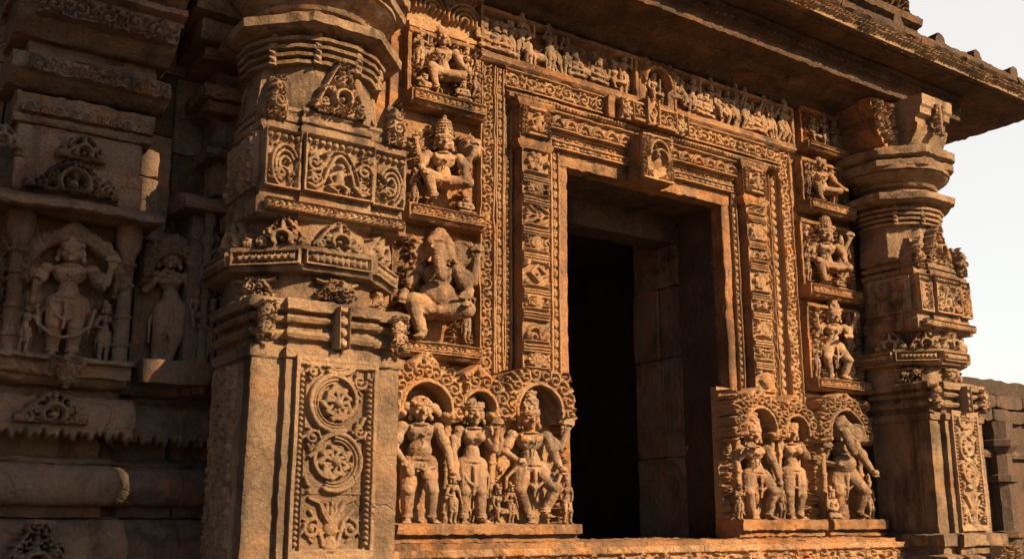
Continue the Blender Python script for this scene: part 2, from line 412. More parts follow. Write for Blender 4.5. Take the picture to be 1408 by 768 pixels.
M['far'] = stone('far_wall_stone', (.10, .072, .056), (.08, .062, .05), (.15, .08, .05), dark_amt=.7, sc_=.5)  # albedo lowered so the sunlit far wall reads as shaded
M['coping'] = stone('black_lichen_stone', (.045, .04, .036), (.035, .032, .03), (.08, .06, .045), dark_amt=.8)  # near-black tone for the far wall's top course
M['ground'] = stone('paved_ground', (.25, .19, .14), (.2, .16, .12), (.28, .18, .12), dark_amt=.3, sc_=.3)
M['neighbour'] = stone('neighbour_temple_stone', (.2, .14, .10), (.17, .12, .09), (.24, .13, .08), dark_amt=.5, sc_=.5)  # stone of the sun blocker added behind the camera

# ---------------------------------------------------------------- carved figures (one voxel-fused body each)
_T = [(math.cos(a), math.sin(a)) for a in np.linspace(0, 2 * math.pi, 12, endpoint=False)]
class Fig:
    def __init__(s): s.V = []; s.F = []; s.n = 0
    def _add(s, V, F): s.V.append(np.asarray(V, float)); s.F += [[i + s.n for i in f] for f in F]; s.n += len(V)
    def ell(s, c, r, rot=0.0, rx=0.0):
        n, m = 14, 9; V = [(0, 0, -1)]; F = []
        for j in range(1, m):
            a = -math.pi / 2 + math.pi * j / m
            for i in range(n): b = 2 * math.pi * i / n; V.append((math.cos(a) * math.cos(b), math.cos(a) * math.sin(b), math.sin(a)))
        V.append((0, 0, 1)); k = len(V) - 1
        for i in range(n):
            F.append([0, 1 + (i + 1) % n, 1 + i]); F.append([k, k - n + i, k - n + (i + 1) % n])
        for j in range(m - 2):
            for i in range(n): a = 1 + j * n + i; b = 1 + j * n + (i + 1) % n; F.append([a, b, b + n, a + n])
        V = np.array(V) * np.array(r)
        if rx: ca, sa = math.cos(rx), math.sin(rx); V = V @ np.array([[1, 0, 0], [0, ca, sa], [0, -sa, ca]])
        if rot: ca, sa = math.cos(rot), math.sin(rot); V = V @ np.array([[ca, 0, sa], [0, 1, 0], [-sa, 0, ca]])
        s._add(V + np.array(c), F)
    def sph(s, c, r): s.ell(c, (r, r, r))
    def cap(s, p, q, r1, r2=None):
        r2 = r1 if r2 is None else r2; p = np.array(p, float); q = np.array(q, float); d = q - p; L = np.linalg.norm(d)
        s.sph(p, r1); s.sph(q, r2)
        if L < 1e-6: return
        d /= L; a = np.cross(d, (0, 0, 1.0)) if abs(d[2]) < .9 else np.cross(d, (1.0, 0, 0)); a /= np.linalg.norm(a); b = np.cross(d, a)
        V = [p + r1 * (a * x + b * y) for x, y in _T] + [q + r2 * (a * x + b * y) for x, y in _T]
        F = [[i, (i + 1) % 12, 12 + (i + 1) % 12, 12 + i] for i in range(12)] + [list(range(12))[::-1], list(range(12, 24))]
        s._add(V, F)
    def path(s, P, r1, r2=None):
        r2 = r1 if r2 is None else r2; n = len(P) - 1
        for i in range(n): s.cap(P[i], P[i + 1], r1 + (r2 - r1) * i / n, r1 + (r2 - r1) * (i + 1) / n)
    def ring(s, c, R, r, ax='z', n=12, ry=None, a0=0, a1=2 * math.pi, tilt=0):
        ry = R if ry is None else ry; P = []
        for i in range(n + 1):
            a = a0 + (a1 - a0) * i / n
            x, y = R * math.cos(a), ry * math.sin(a)
            P.append((c[0] + x, c[1] + y, c[2] + x * tilt) if ax == 'z' else (c[0] + x, c[1], c[2] + y))
        s.path(P, r)
    def mesh(s, voxel, smooth=1, seed=0, amp=.5):
        me = bpy.data.meshes.new('tmp'); me.from_pydata(np.concatenate(s.V).tolist(), [], s.F); me.update()
        o = bpy.data.objects.new('tmp', me); col.objects.link(o)
        r = o.modifiers.new('r', 'REMESH'); r.mode = 'VOXEL'; r.voxel_size = voxel; r.use_smooth_shade = True
        if smooth: q = o.modifiers.new('s', 'SMOOTH'); q.factor = .3; q.iterations = smooth
        dg = bpy.context.evaluated_depsgraph_get(); ev = o.evaluated_get(dg)
        em = bpy.data.meshes.new_from_object(ev)
        n = len(em.vertices); V = np.empty(n * 3, np.float32); em.vertices.foreach_get('co', V); V = V.reshape(-1, 3).astype(float)
        pn = V + seed * 5.7
        for k in range(3): V[:, k] += amp * (.0018 * vnoise(pn * 38, 40 + k) + .0024 * vnoise(pn * 110, 50 + k) + .003 * vnoise(pn * 12, 60 + k))
        em.vertices.foreach_set('co', V.astype(np.float32).ravel()); em.update()
        em.polygons.foreach_set('use_smooth', [True] * len(em.polygons))
        bpy.data.objects.remove(o); bpy.data.meshes.remove(me)
        return em

def body(H=1.0, pose='stand', head='crown', arms=None, legs=None, hip=(0, 0, .50), lean=0.0, female=False, fat=0.0, face=True,
         headturn=0.0, attrs=(), vox=None, skirt=True, seed=0, halo=False, fingers=True, hair=None):
    """a carved human figure, feet at z=0 (seated: seat at z=0), front towards -Y; unit figure scaled by H"""
    f = Fig(); hx, hy, hz = hip
    ch = (hx + lean * .6, hy - .01, hz + .225); nk = (hx + lean * .75, hy, hz + .315); hd = (hx + lean + headturn * .02, hy - .03, hz + .40)
    sw = .138 if not female else .112
    # torso
    f.ell((hx, hy, hz), (.098 + .02 * fat, .07 + .02 * fat, .075)); f.ell((hx, hy, hz - .03), (.102 + .01 * fat, .07, .055))
    f.cap((hx, hy, hz + .03), ((hx + ch[0]) / 2, hy, hz + .11), .080 + .03 * fat, .062 + .035 * fat)
    if fat: f.ell((hx + lean * .3, hy - .045 * min(1, fat + .2), hz + .085), (.078 + .042 * fat, .07 + .03 * fat, .085 + .022 * fat))
    f.ell((ch[0], ch[1], ch[2]), (.102 if not female else .086, .068, .085)); f.ell((ch[0], ch[1], ch[2] + .04), (sw * .93, .052, .045))
    if female:
        for sx in (-1, 1): f.sph((ch[0] + sx * .045, ch[1] - .055, ch[2] - .005), .044)
    else:
        for sx in (-1, 1): f.ell((ch[0] + sx * .045, ch[1] - .042, ch[2] + .012), (.047, .032, .036))
    f.sph((hx + lean * .2, hy - .068 - .03 * fat, hz + .07), .008)
    f.cap(nk, (hd[0], hd[1] + .01, hd[2] - .03), .036, .034)
    # necklace, belt, sacred thread
    f.ring((nk[0], nk[1] - .02, nk[2] - .018), .062, .010, ry=.055, n=14)
    for i in range(11):
        a = math.pi + math.pi * i / 10; f.sph((nk[0] + .078 * math.cos(a), ch[1] - .062 + .02 * math.cos(a) ** 2, ch[2] + .055 + .055 * math.sin(a)), .0105)
    f.sph((nk[0], ch[1] - .072, ch[2] - .012), .015)
    f.ring((hx, hy, hz + .015), .104 + .02 * fat, .013, ry=.082 + .02 * fat, n=18)
    f.ring((hx, hy, hz - .02), .108 + .01 * fat, .010, ry=.083, n=18)
    for i in range(-3, 4): f.sph((hx + i * .028, hy - .082 + abs(i) * .006 - .01 * fat, hz - .04), .011)
    if not female:
        f.path([(ch[0] + .06, ch[1] - .03, ch[2] + .07), (ch[0] + .03, ch[1] - .075, ch[2]), (hx - .01, hy - .085 - .05 * fat, hz + .09), (hx - .07, hy - .07 - .02 * fat, hz + .03)], .006)
    # head
    n_head = len(f.V)
    if head == 'elephant':
        f.ell(hd, (.082, .07, .082)); f.ell((hd[0] - .03, hd[1] - .02, hd[2] + .045), (.042, .045, .04)); f.ell((hd[0] + .03, hd[1] - .02, hd[2] + .045), (.042, .045, .04))
        for sx in (-1, 1):
            f.ell((hd[0] + sx * .115, hd[1] + .005, hd[2] - .005), (.062, .016, .082), rot=sx * .25); f.ring((hd[0] + sx * .118, hd[1] - .005, hd[2] - .005), .05, .008, ax='x', n=14, ry=.068); f.sph((hd[0] + sx * .04, hd[1] - .062, hd[2] + .012), .011)
            f.cap((hd[0] + sx * .035, hd[1] - .06, hd[2] - .045), (hd[0] + sx * .055, hd[1] - .10, hd[2] - .08), .012, .007)
        t = headturn if headturn else 1
        P = [(hd[0], hd[1] - .055, hd[2] - .01), (hd[0] + .006 * t, hd[1] - .085, hd[2] - .07), (hd[0] + .014 * t, hd[1] - .10, hd[2] - .115), (hd[0] + .028 * t, hd[1] - .105, hd[2] - .155), (hd[0] + .055 * t, hd[1] - .11, hd[2] - .178), (hd[0] + .075 * t, hd[1] - .11, hd[2] - .16)]
        f.path(P, .037, .018)
        for i in range(9):
            k = i / 8 * 3; j = min(int(k), 2); q = k - j; p = [P[j][c] + (P[j + 1][c] - P[j][c]) * q for c in range(3)]; f.ring((p[0], p[1], p[2]), .038 - .012 * i / 8, .004, ry=.038 - .012 * i / 8, n=10)
        f.ring((hd[0], hd[1], hd[2] + .055), .062, .012, ry=.06, n=14)
        for k in range(3): f.ring((hd[0], hd[1] + .01, hd[2] + .08 + k * .022), .05 - k * .013, .015, ry=.045 - k * .01, n=12)
        f.sph((hd[0], hd[1] + .01, hd[2] + .13), .02); f.cap((hd[0], hd[1] + .01, hd[2] + .04), (hd[0], hd[1] + .01, hd[2] + .12), .045, .02)
    else:
        f.ell(hd, (.050 + .012 * fat, .054, .066)); f.ell((hd[0], hd[1] - .012, hd[2] - .035), (.036 + .012 * fat, .036, .032))
        if face:
            y = hd[1] - .052
            f.cap((hd[0], y + .004, hd[2] + .016), (hd[0], y - .014, hd[2] - .013), .008, .0135)
            for sx in (-1, 1):
                f.ell((hd[0] + sx * .0225, y + .006, hd[2] + .004), (.0155, .0115, .0085)); f.path([(hd[0] + sx * .006, y - .002, hd[2] + .022), (hd[0] + sx * .024, y - .003, hd[2] + .029), (hd[0] + sx * .041, y + .012, hd[2] + .02)], .0062)
                f.ell((hd[0] + sx * .030, y + .017, hd[2] - .02), (.018, .015, .016))
            f.ell((hd[0], y + .000, hd[2] - .0315), (.021, .011, .0062)); f.ell((hd[0], y + .003, hd[2] - .0425), (.0155, .011, .006)); f.sph((hd[0], y + .008, hd[2] - .058), .0145)
        for sx in (-1, 1):
            f.ell((hd[0] + sx * .056, hd[1] + .005, hd[2] - .005), (.012, .016, .03)); f.ell((hd[0] + sx * .060, hd[1] - .002, hd[2] - .048), (.013, .014, .020))
        if head == 'crown':
            f.ring((hd[0], hd[1], hd[2] + .04), .053, .012, ry=.056, n=16)
            z = hd[2] + .055; r = .056
            for k in range(6):
                rr = r * (1.0 - .012 * k * k); f.ell((hd[0] + lean * .04 * k, hd[1] + .005, z), (rr, rr, .020))
                for j in range(9):
                    a = math.pi + math.pi * j / 8 ; f.sph((hd[0] + rr * math.cos(a), hd[1] + .005 + rr * math.sin(a), z), .0082)
                z += .026
            f.cap((hd[0], hd[1], z - .03), (hd[0], hd[1], z + .02), .026, .012)
            f.ell((hd[0], hd[1] - .056, hd[2] + .075), (.018, .012, .028))
        elif head == 'curls':
            R = random.Random(5)
            for k in range(46):
                a = R.uniform(0, math.pi * 2); b = R.uniform(.12, 1.45); f.sph((hd[0] + .062 * math.cos(a) * math.cos(b), hd[1] + .008 + .058 * math.sin(a) * math.cos(b), hd[2] + .02 + .056 * math.sin(b)), .0145)
            for sx in (-1, 1): f.ell((hd[0] + sx * .076, hd[1] + .012, hd[2] + .015), (.036, .03, .032)); f.ell((hd[0] + sx * .105, hd[1] + .01, hd[2] - .012), (.02, .018, .028))
        elif head == 'bun':
            f.ell((hd[0], hd[1] + .01, hd[2] + .03), (.058, .055, .045)); f.ell((hd[0] - .02, hd[1] + .02, hd[2] + .095), (.044, .04, .04)); f.ring((hd[0], hd[1], hd[2] + .045), .055, .010, ry=.055, n=14)
            for k in range(8): a = math.pi + math.pi * k / 7; f.sph((hd[0] + .05 * math.cos(a), hd[1] + .05 * math.sin(a), hd[2] + .066), .012)
        elif head == 'tall':
            f.ring((hd[0], hd[1], hd[2] + .04), .054, .011, ry=.056, n=16)
            f.cap((hd[0], hd[1] + .005, hd[2] + .05), (hd[0], hd[1] + .005, hd[2] + .17), .056, .04); f.sph((hd[0], hd[1], hd[2] + .215), .022)
            R = random.Random(3)
            for k in range(60):
                a = R.uniform(math.pi, 2 * math.pi); z = R.uniform(.05, .19); rr = .056 - .018 * (z - .05) / .14; f.sph((hd[0] + rr * math.cos(a), hd[1] + .005 + rr * math.sin(a), hd[2] + z), .010)
    hs_ = 1.32 if head != 'elephant' else 1.32
    for i in range(n_head, len(f.V)): f.V[i] = (f.V[i] - np.array((hd[0], hd[1], hd[2] - .05))) * hs_ + np.array((hd[0], hd[1], hd[2] - .05))
    # arms: list of (shoulder side, elbow, wrist, held)
    arms = arms if arms is not None else [(-1, (-.19, -.02, .16), (-.17, -.07, .03), None), (1, (.19, -.02, .16), (.17, -.07, .03), None)]
    for sd_, el, wr, held in arms:
        sh = np.array((ch[0] + sd_ * sw, ch[1], ch[2] + .048)); E = np.array((ch[0], ch[1], hz)) + np.array(el); Wt = np.array((ch[0], ch[1], hz)) + np.array(wr)
        k = 1.14 + .2 * fat
        f.sph(sh, .042 * k); f.cap(sh, E, .036 * k, .029 * k); f.cap(E, Wt, .029 * k, .020 * k)
        m = sh + (E - sh) * .55; d = (E - sh) / (np.linalg.norm(E - sh) + 1e-6)
        for q in (-.012, .012): f.sph(m + d * q, .041 * k)
        f.sph(Wt, .0245)
        d = (Wt - E) / (np.linalg.norm(Wt - E) + 1e-6); pal = Wt + d * .032
        side = np.cross(d, (0, -1, 0)); ns = np.linalg.norm(side); side = side / ns if ns > .2 else np.array((1.0, 0, 0))
        f.cap(Wt, pal, .019, .023)
        fwdv = np.array((0, -1.0, 0)); curl = held is not None
        if fingers:
            for q in range(4):
                o0 = pal + side * (q - 1.5) * .0125 + d * .012; ln = (.040, .047, .044, .034)[q]
                kn = o0 + d * ln * .55 + fwdv * .008; tip = kn + (d * .15 + fwdv * .9) * ln * .5 if curl else kn + (d * .8 + fwdv * .35) * ln * .5
                f.cap(o0, kn, .0078, .0068); f.cap(kn, tip, .0068, .0055)
            th = Wt + d * .018 - side * sd_ * .02; f.cap(th, th + d * .024 - side * sd_ * .014 + fwdv * .012, .009, .007)
        if held:
            c = pal + fwdv * .012 + np.array((0, 0, .0))
            if held == 'disc': f.ell((c[0], c[1] - .005, c[2] + .05), (.042, .016, .042)); f.ring((c[0], c[1] - .015, c[2] + .05), .032, .008, ax='x')
            elif held == 'lotus':
                f.cap(c, (c[0], c[1], c[2] + .04), .009)
                for q in range(6): a = q * math.pi / 5; f.cap((c[0], c[1], c[2] + .035), (c[0] + .038 * math.cos(a), c[1], c[2] + .045 + .035 * math.sin(a)), .011, .014)
            elif held == 'club': f.cap((c[0], c[1], c[2] + .03), (c[0], c[1], c[2] - .20), .014, .027); f.ring((c[0], c[1], c[2] - .12), .024, .006, ry=.024)
            elif held == 'conch': f.cap((c[0], c[1], c[2]), (c[0], c[1], c[2] + .06), .028, .012); f.sph((c[0], c[1], c[2] + .02), .034)
            elif held == 'axe': f.cap((c[0], c[1], c[2] - .05), (c[0], c[1], c[2] + .09), .009); f.ell((c[0] + .02, c[1], c[2] + .085), (.034, .012, .026))
            elif held == 'bowl': f.ell((c[0], c[1] - .01, c[2] + .01), (.035, .03, .022)); [f.sph((c[0] + .016 * math.cos(a), c[1] - .01 + .014 * math.sin(a), c[2] + .03), .013) for a in (0, 2, 4)]
            elif held == 'staff': f.cap((c[0], c[1], c[2] + .18), (c[0] + .01, c[1], c[2] - .25), .010)
    # legs
    if pose == 'stand':
        legs = legs or [(-.055, (-.062, -.03, .27), (-.06, 0, .045), 0), (.055, (.062, -.03, .27), (.06, 0, .045), 0)]
        for rx_, kn, an, ft in legs:
            h0 = (hx + rx_, hy, hz - .02); k = 1.2 + .2 * fat + (.08 if female else 0)
            f.cap(h0, kn, .066 * k, .043 * k); f.sph((kn[0], kn[1] - .012, kn[2]), .038 * k); f.cap(kn, (kn[0] * .4 + an[0] * .6, (kn[1] + an[1]) / 2 + .012, kn[2] * .4 + an[2] * .6), .041 * k, .036 * k)
            f.cap((kn[0] * .4 + an[0] * .6, (kn[1] + an[1]) / 2 + .012, kn[2] * .4 + an[2] * .6), an, .036 * k, .024 * k)
            f.ring((an[0], an[1], an[2] + .012), .030 * k, .0095, ry=.030 * k, n=12); f.ring((an[0], an[1], an[2] + .035), .031 * k, .007, ry=.031 * k, n=12)
            fd = np.array((math.sin(ft), -math.cos(ft), 0)); a = np.array((an[0], an[1], an[2] - .022))
            f.sph(a + np.array((0, .008, 0)), .024); f.cap(a, a + fd * .065 + np.array((0, 0, -.006)), .024, .022)
            sdv = np.array((math.cos(ft), math.sin(ft), 0))
            for q in range(5): f.cap(a + fd * .07 + sdv * (q - 2) * .012 + np.array((0, 0, -.008)), a + fd * (.098 - .004 * abs(q - 1.5)) + sdv * (q - 2) * .0135 + np.array((0, 0, -.013)), .008, .0075)
        if skirt:
            f.path([(hx - .09, hy - .06, hz - .05), (hx - .05, hy - .085, hz - .15), (hx + .01, hy - .09, hz - .19), (hx + .06, hy - .085, hz - .14), (hx + .095, hy - .06, hz - .04)], .011)
            f.path([(hx, hy - .085, hz - .03), (hx + .004, hy - .09, hz - .12), (hx - .004, hy - .08, hz - .26)], .018, .012)
            f.path([(hx - .10, hy - .02, hz - .0), (hx - .15, hy - .0, hz - .12), (hx - .14, hy + .01, hz - .30)], .014, .010)
            f.path([(hx + .10, hy - .02, hz - .0), (hx + .15, hy - .0, hz - .12), (hx + .14, hy + .01, hz - .28)], .014, .010)
    elif pose == 'seat':       # one leg hanging, one folded on the seat
        t = legs if legs else 1; k = 1.18 + .2 * fat
        kn = (hx - .155 * t, hy - .14, hz + .005); an = (hx - .10 * t, hy - .13, hz - .225)
        f.cap((hx - .055 * t, hy - .02, hz - .01), kn, .068 * k, .05 * k); f.cap(kn, an, .046 * k, .026 * k); f.ring((an[0], an[1], an[2] + .02), .033, .009, ry=.033)
        f.cap((an[0], an[1], an[2] - .02), (an[0] - .02 * t, an[1] - .07, an[2] - .035), .024, .022)
        for q in range(5): f.cap((an[0] - .02 * t + (q - 2) * .012, an[1] - .07, an[2] - .036), (an[0] - .022 * t + (q - 2) * .014, an[1] - .1, an[2] - .04), .008)
        kn2 = (hx + .185 * t, hy - .10, hz - .035); an2 = (hx + .01 * t, hy - .16, hz - .06)
        f.cap((hx + .055 * t, hy - .02, hz - .02), kn2, .066 * k, .05 * k); f.cap(kn2, an2, .044 * k, .026 * k); f.ring((an2[0] + .02 * t, an2[1], an2[2]), .03, .008, ax='x')
        f.cap(an2, (an2[0] - .06 * t, an2[1] - .02, an2[2] - .01), .024, .017)
        f.path([(hx - .06, hy - .09, hz - .04), (hx, hy - .12, hz - .08), (hx + .06, hy - .09, hz - .04)], .012)
    elif pose == 'cross':
        for t in (-1, 1):
            kn = (hx + .18 * t, hy - .09, hz - .04); an = (hx - .03 * t, hy - .14, hz - .055)
            f.cap((hx + .05 * t, hy - .02, hz - .01), kn, .066, .048); f.cap(kn, an, .043, .026); f.cap(an, (an[0] - .06 * t, an[1] - .01, an[2]), .023, .017)
    for kind, c, r in attrs:
        if kind == 'cap': f.cap(c[0], c[1], r[0], r[1])
        elif kind == 'ell': f.ell(c, r)
        elif kind == 'path': f.path(c, r[0], r[1])
    me = f.mesh(vox or .0052, 1, seed, amp=.5 / H)
    S = Matrix.Diagonal((H, H, H, 1)); me.transform(S)
    return me
ALT = {}
def put(name, me, mat, parent, loc, scale=(1, 1, 1), rz=0.0, ry=0.0, label=None):
    o = bpy.data.objects.new(name, me); col.objects.link(o)
    if len(me.materials) == 0: me.materials.append(mat)
    elif me.materials[0] != mat:
        key = me.name + mat.name
        if key not in ALT: ALT[key] = me.copy(); ALT[key].materials.clear(); ALT[key].materials.append(mat)
        o.data = ALT[key]
    P = np.array(loc) - np.array(WORLD[parent.name]); o.location = P; o.parent = parent; o.scale = scale; o.rotation_euler = (0, ry, rz)
    if label: o['label'] = label
    return o
# ================================================================ GROUND AND FAR SETTING
def sheet(name, x0, x1, y0, y1, z, mat, n=2):
    xs = np.linspace(x0, x1, n); ys = np.linspace(y0, y1, n)
    V = [(x, y, z) for y in ys for x in xs]; F = [[j * n + i, j * n + i + 1, (j + 1) * n + i + 1, (j + 1) * n + i] for j in range(n - 1) for i in range(n - 1)]
    return mk(name, V, F, mat)
tag(sheet('ground', -1500, 1500, -1500, 1500, 0, M['ground'], 3), kind='structure')

# low temple wall far to the right
bw = thing('boundary_temple_wall', (14, 8, 0), 'low weathered stone wall with pilasters beyond the right pillar', 'wall')
m = MB(); m.add(*block(10, 22, 8.05, 9.5, 0, 2.95, .02, .25)); m.build('wall_core', M['far'], bw, 3)
m = MB(); m.add(*block(10, 22, 7.95, 9.6, 3.32, 3.53, .05, .12)); m.build('coping', M['coping'], bw, 5)
R = random.Random(4)
for zc, hh in ((2.95, .18), (3.14, .19)):
    x = 10.0
    m = MB()
    while x < 20:
        w = R.uniform(.35, .9); m.add(*block(x, x + w - .015, 7.93 + R.uniform(-.03, .03), 8.6, zc, zc + hh - .012, .03, .09)); x += w
    m.build('wall_course', M['far'], bw, 3)
for i in range(6):
    x = 12.55 + i * 1.25
    m = MB()
    m.add(*stack(plan_ngon(8, .19, x, 7.98), x, 7.98, [(.9, .05), (1.0, .05), (1.02, 0), (1.35, 0), (1.38, .05), (1.45, .05), (1.47, -.02), (2.1, -.03), (2.12, .03), (2.2, .03), (2.22, -.02), (2.5, -.02), (2.6, .08), (2.68, .09), (2.7, .02), (2.94, .04)], .06))
    m.build('pilaster', M['far'], bw, 1.5)
for z0, z1, d in ((.0, .3, .35), (.3, .55, .25), (.6, .85, .3), (1.3, 1.42, .08), (2.45, 2.55, .1)):
    m = MB(); m.add(*extrude([(8.06, z0), (8.05 - d * .8, z0), (8.05 - d, (z0 + z1) / 2), (8.05 - d * .85, z1), (8.06, z1)], 10, 20, 'x', .12)); m.build('moulding', M['far'], bw, 2)

# unseen tower added behind the camera to keep sun off the shrine wall
lt = thing('lamp_tower', (4.0, -4.6, 0), 'tall square stone mass added unseen behind the viewer to shade the left shrine wall', 'tower')
for z0, z1, e in ((0, .5, .3), (.5, .9, .12), (.9, 9.9, 0), (9.9, 10.2, .12), (10.2, 10.6, .0)):
    m = MB(); m.add(*block(3.30 - e, 4.735 + e * .0, -5.2 - e, -4.0 + e, z0 + .004, z1, .03, .3)); m.build('tower_course', M['neighbour'], lt, 2)
for k in range(7):
    for x in (3.55, 3.98, 4.4):
        m = MB(); m.add(*block(x - .09, x + .09, -3.99, -3.82, 1.8 + k * 1.15, 1.88 + k * 1.15, .02, .06)); m.build('lamp_bracket', M['neighbour'], lt, 1)

# ================================================================ DOORWAY WALL
tw = thing('temple_wall', (3.7, 4.3, 0), 'orange sandstone wall of the porch around the dark doorway', 'wall')
def solid(name, x0, x1, y0, y1, z0, z1, mat, parent, c=.006, d=.03, amp=1.0):
    m = MB(); m.add(*block(x0, x1, y0, y1, z0, z1, c, d)); return m.build(name, mat, parent, amp)
solid('wall_pier', 1.42, 3.155, 4.1, 4.42, 1.0, 3.43, M['wall'], tw)
solid('wall_pier', 4.315, 6.0, 4.1, 4.42, 1.0, 3.43, M['wall'], tw)
solid('wall_head', 1.42, 6.0, 4.1, 4.42, 3.434, 4.6, M['wall'], tw)
# masonry course joints on the bare strips of the wall, each a thin dressed facing stone
R = random.Random(9)
for (xa, xb) in ((2.12, 2.62), (4.95, 5.56)):
    z = 2.30
    while z < 4.2:
        h = R.uniform(.3, .45); solid('facing_stone', xa, xb, 4.074 + R.uniform(-.003, .003), 4.097, z, min(z + h - .006, 4.23), M['wall'], tw, .004, .03, .8); z += h
# dark room behind the door
rm = thing('inner_passage', (3.7, 5.2, 0), 'dark passage of stone blocks seen through the doorway', 'room')
R = random.Random(3)
z = 1.45
for hh in (.52, .60, .44, .36):
    x0 = 4.42
    for w in (.2, .24):
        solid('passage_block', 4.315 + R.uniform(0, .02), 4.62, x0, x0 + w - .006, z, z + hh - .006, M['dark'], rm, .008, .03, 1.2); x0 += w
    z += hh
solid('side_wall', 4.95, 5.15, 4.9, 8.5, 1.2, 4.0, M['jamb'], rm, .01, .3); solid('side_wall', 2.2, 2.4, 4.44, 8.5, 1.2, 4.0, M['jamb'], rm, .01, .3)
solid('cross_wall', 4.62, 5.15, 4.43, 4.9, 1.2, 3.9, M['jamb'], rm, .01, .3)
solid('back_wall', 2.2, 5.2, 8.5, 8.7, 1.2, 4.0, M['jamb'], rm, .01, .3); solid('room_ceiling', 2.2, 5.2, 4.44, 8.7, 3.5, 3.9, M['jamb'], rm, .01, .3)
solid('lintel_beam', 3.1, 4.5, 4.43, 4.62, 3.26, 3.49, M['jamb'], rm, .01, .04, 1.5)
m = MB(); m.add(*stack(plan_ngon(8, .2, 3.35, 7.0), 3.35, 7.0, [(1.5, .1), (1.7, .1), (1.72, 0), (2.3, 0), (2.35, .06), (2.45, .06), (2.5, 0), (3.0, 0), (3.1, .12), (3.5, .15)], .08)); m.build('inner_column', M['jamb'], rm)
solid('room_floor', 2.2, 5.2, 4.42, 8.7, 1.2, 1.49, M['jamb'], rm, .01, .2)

# ---------------------------------------------------------------- door frame
df = thing('carved_door_frame', (3.73, 4.05, 1.5), 'richly carved orange door frame of nested scroll and bead bands around the dark opening', 'door frame')
jl = solid('plain_jamb', 3.10, 3.158, 4.035, 4.12, 1.5, 3.42, M['wall'], df)
solid('plain_jamb', 4.312, 4.372, 4.035, 4.12, 1.5, 3.42, M['wall'], df)
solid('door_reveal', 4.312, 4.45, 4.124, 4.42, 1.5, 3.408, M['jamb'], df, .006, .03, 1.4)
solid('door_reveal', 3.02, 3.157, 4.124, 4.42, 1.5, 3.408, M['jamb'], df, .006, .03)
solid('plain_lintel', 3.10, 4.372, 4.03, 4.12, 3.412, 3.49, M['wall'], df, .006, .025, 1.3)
solid('door_head', 3.10, 4.372, 4.124, 4.42, 3.41, 3.43, M['jamb'], df, .006, .025, 1.3)  # lintel underside split off, its shade put into a darker stone colour
cnt = [0]
def vband(x0, x1, z0, z1, kind, y, h, mat='relief', parent=None, fil=.008, dx=.0036, thick=.06, name='jamb_band'):
    cnt[0] += 1; f = HF(x1 - x0, z1 - z0, dx); f.band(0, 0, x1 - x0, z1 - z0, kind, h, 0, cnt[0], fil, True); f.erode(.0010, 1, cnt[0], .45)
    return f.mesh(name, M[mat], (x0, y, z0), XA, NF, parent or df, thick)
def hband(x0, x1, z0, z1, kind, y, h, mat='relief', parent=None, fil=.008, dx=.0036, thick=.06, name='lintel_band'):
    cnt[0] += 1; f = HF(x1 - x0, z1 - z0, dx); f.band(0, 0, x1 - x0, z1 - z0, kind, h, 0, cnt[0], fil, False); f.erode(.0010, 1, cnt[0], .45)
    return f.mesh(name, M[mat], (x0, y, z0), XA, NF, parent or df, thick)
# left side, outside to inside
vband(2.604, 2.690, 2.28, 3.86, 'scroll', 4.040, .014)
vband(2.694, 2.742, 2.28, 3.85, 'rosette', 4.030, .010)
vband(2.762, 2.806, 2.28, 3.72, 'leaf', 4.055, .010)
vband(3.000, 3.040, 2.28, 3.56, 'lozenge', 4.030, .010)
vband(3.044, 3.096, 2.28, 3.50, 'rosette', 4.040, .010)
# right side
vband(4.378, 4.420, 2.26, 3.50, 'bead', 4.040, .012, dx=.0042)
vband(4.636, 4.730, 2.26, 3.72, 'leaf', 4.050, .013, dx=.0042)
vband(4.760, 4.815, 2.26, 3.80, 'bead', 4.060, .009, dx=.0042)
vband(4.820, 4.920, 2.26, 3.87, 'scroll', 4.040, .014, dx=.0042)
# head of the frame
hband(2.744, 4.818, 3.760, 3.862, 'scroll', 4.030, .014)
m = MB(); m.add(*extrude([(4.1, 3.69), (4.02, 3.69), (3.985, 3.705), (3.98, 3.725), (4.0, 3.738), (4.03, 3.758), (4.1, 3.758)], 2.75, 4.80)); m.build('cornice', M['wall'], df)
hband(2.78, 4.78, 3.705, 3.728, 'bead', 3.984, .009, fil=0, thick=.02, name='bead_course')
hband(3.02, 4.40, 3.590, 3.688, 'petal', 4.010, .015)
hband(3.02, 4.40, 3.540, 3.586, 'lozenge', 4.030, .008)
hband(3.05, 4.38, 3.492, 3.536, 'rosette', 4.015, .009)
# centre block with a seated figure under a small arch, and its crowning band
cb = mk  # alias kept short
solid('centre_block', 3.562, 3.790, 3.905, 4.02, 3.395, 3.655, M['wall'], df)
f = HF(.222, .256, .003); f.frame(0, 0, .222, .256, .012, .012); f.band(0, .012, .034, .244, 'leaf', .014); f.band(.188, .012, .222, .244, 'leaf', .014)
f.curl((.111, .14), .065, -.3, .55, 1, .012, .018, 0, False); f.foliage(lambda x, y: y > .19 or y < .04, 18, .022, .012, 0, 5); f.line([(.111 + .068 * math.cos(a), .14 + .085 * math.sin(a)) for a in np.linspace(0, math.pi, 12)], .011, .011, .02)
f.erode(.001, 1, 3); cbp = f.mesh('centre_relief', M['relief'], (3.565, 3.903, 3.397), XA, NF, df, .01)
f = HF(.5, .112, .0035)
f.frame(0, 0, .5, .112, .009, .012); f.band(.0, .0, .09, .112, 'rosette', .012, 0, 2, .006); f.band(.1, .01, .4, .102, 'scroll', .015, 0, 3, .006); f.band(.41, .0, .5, .112, 'rosette', .012, 0, 4, .006); f.erode(.001, 1, 7, .4)
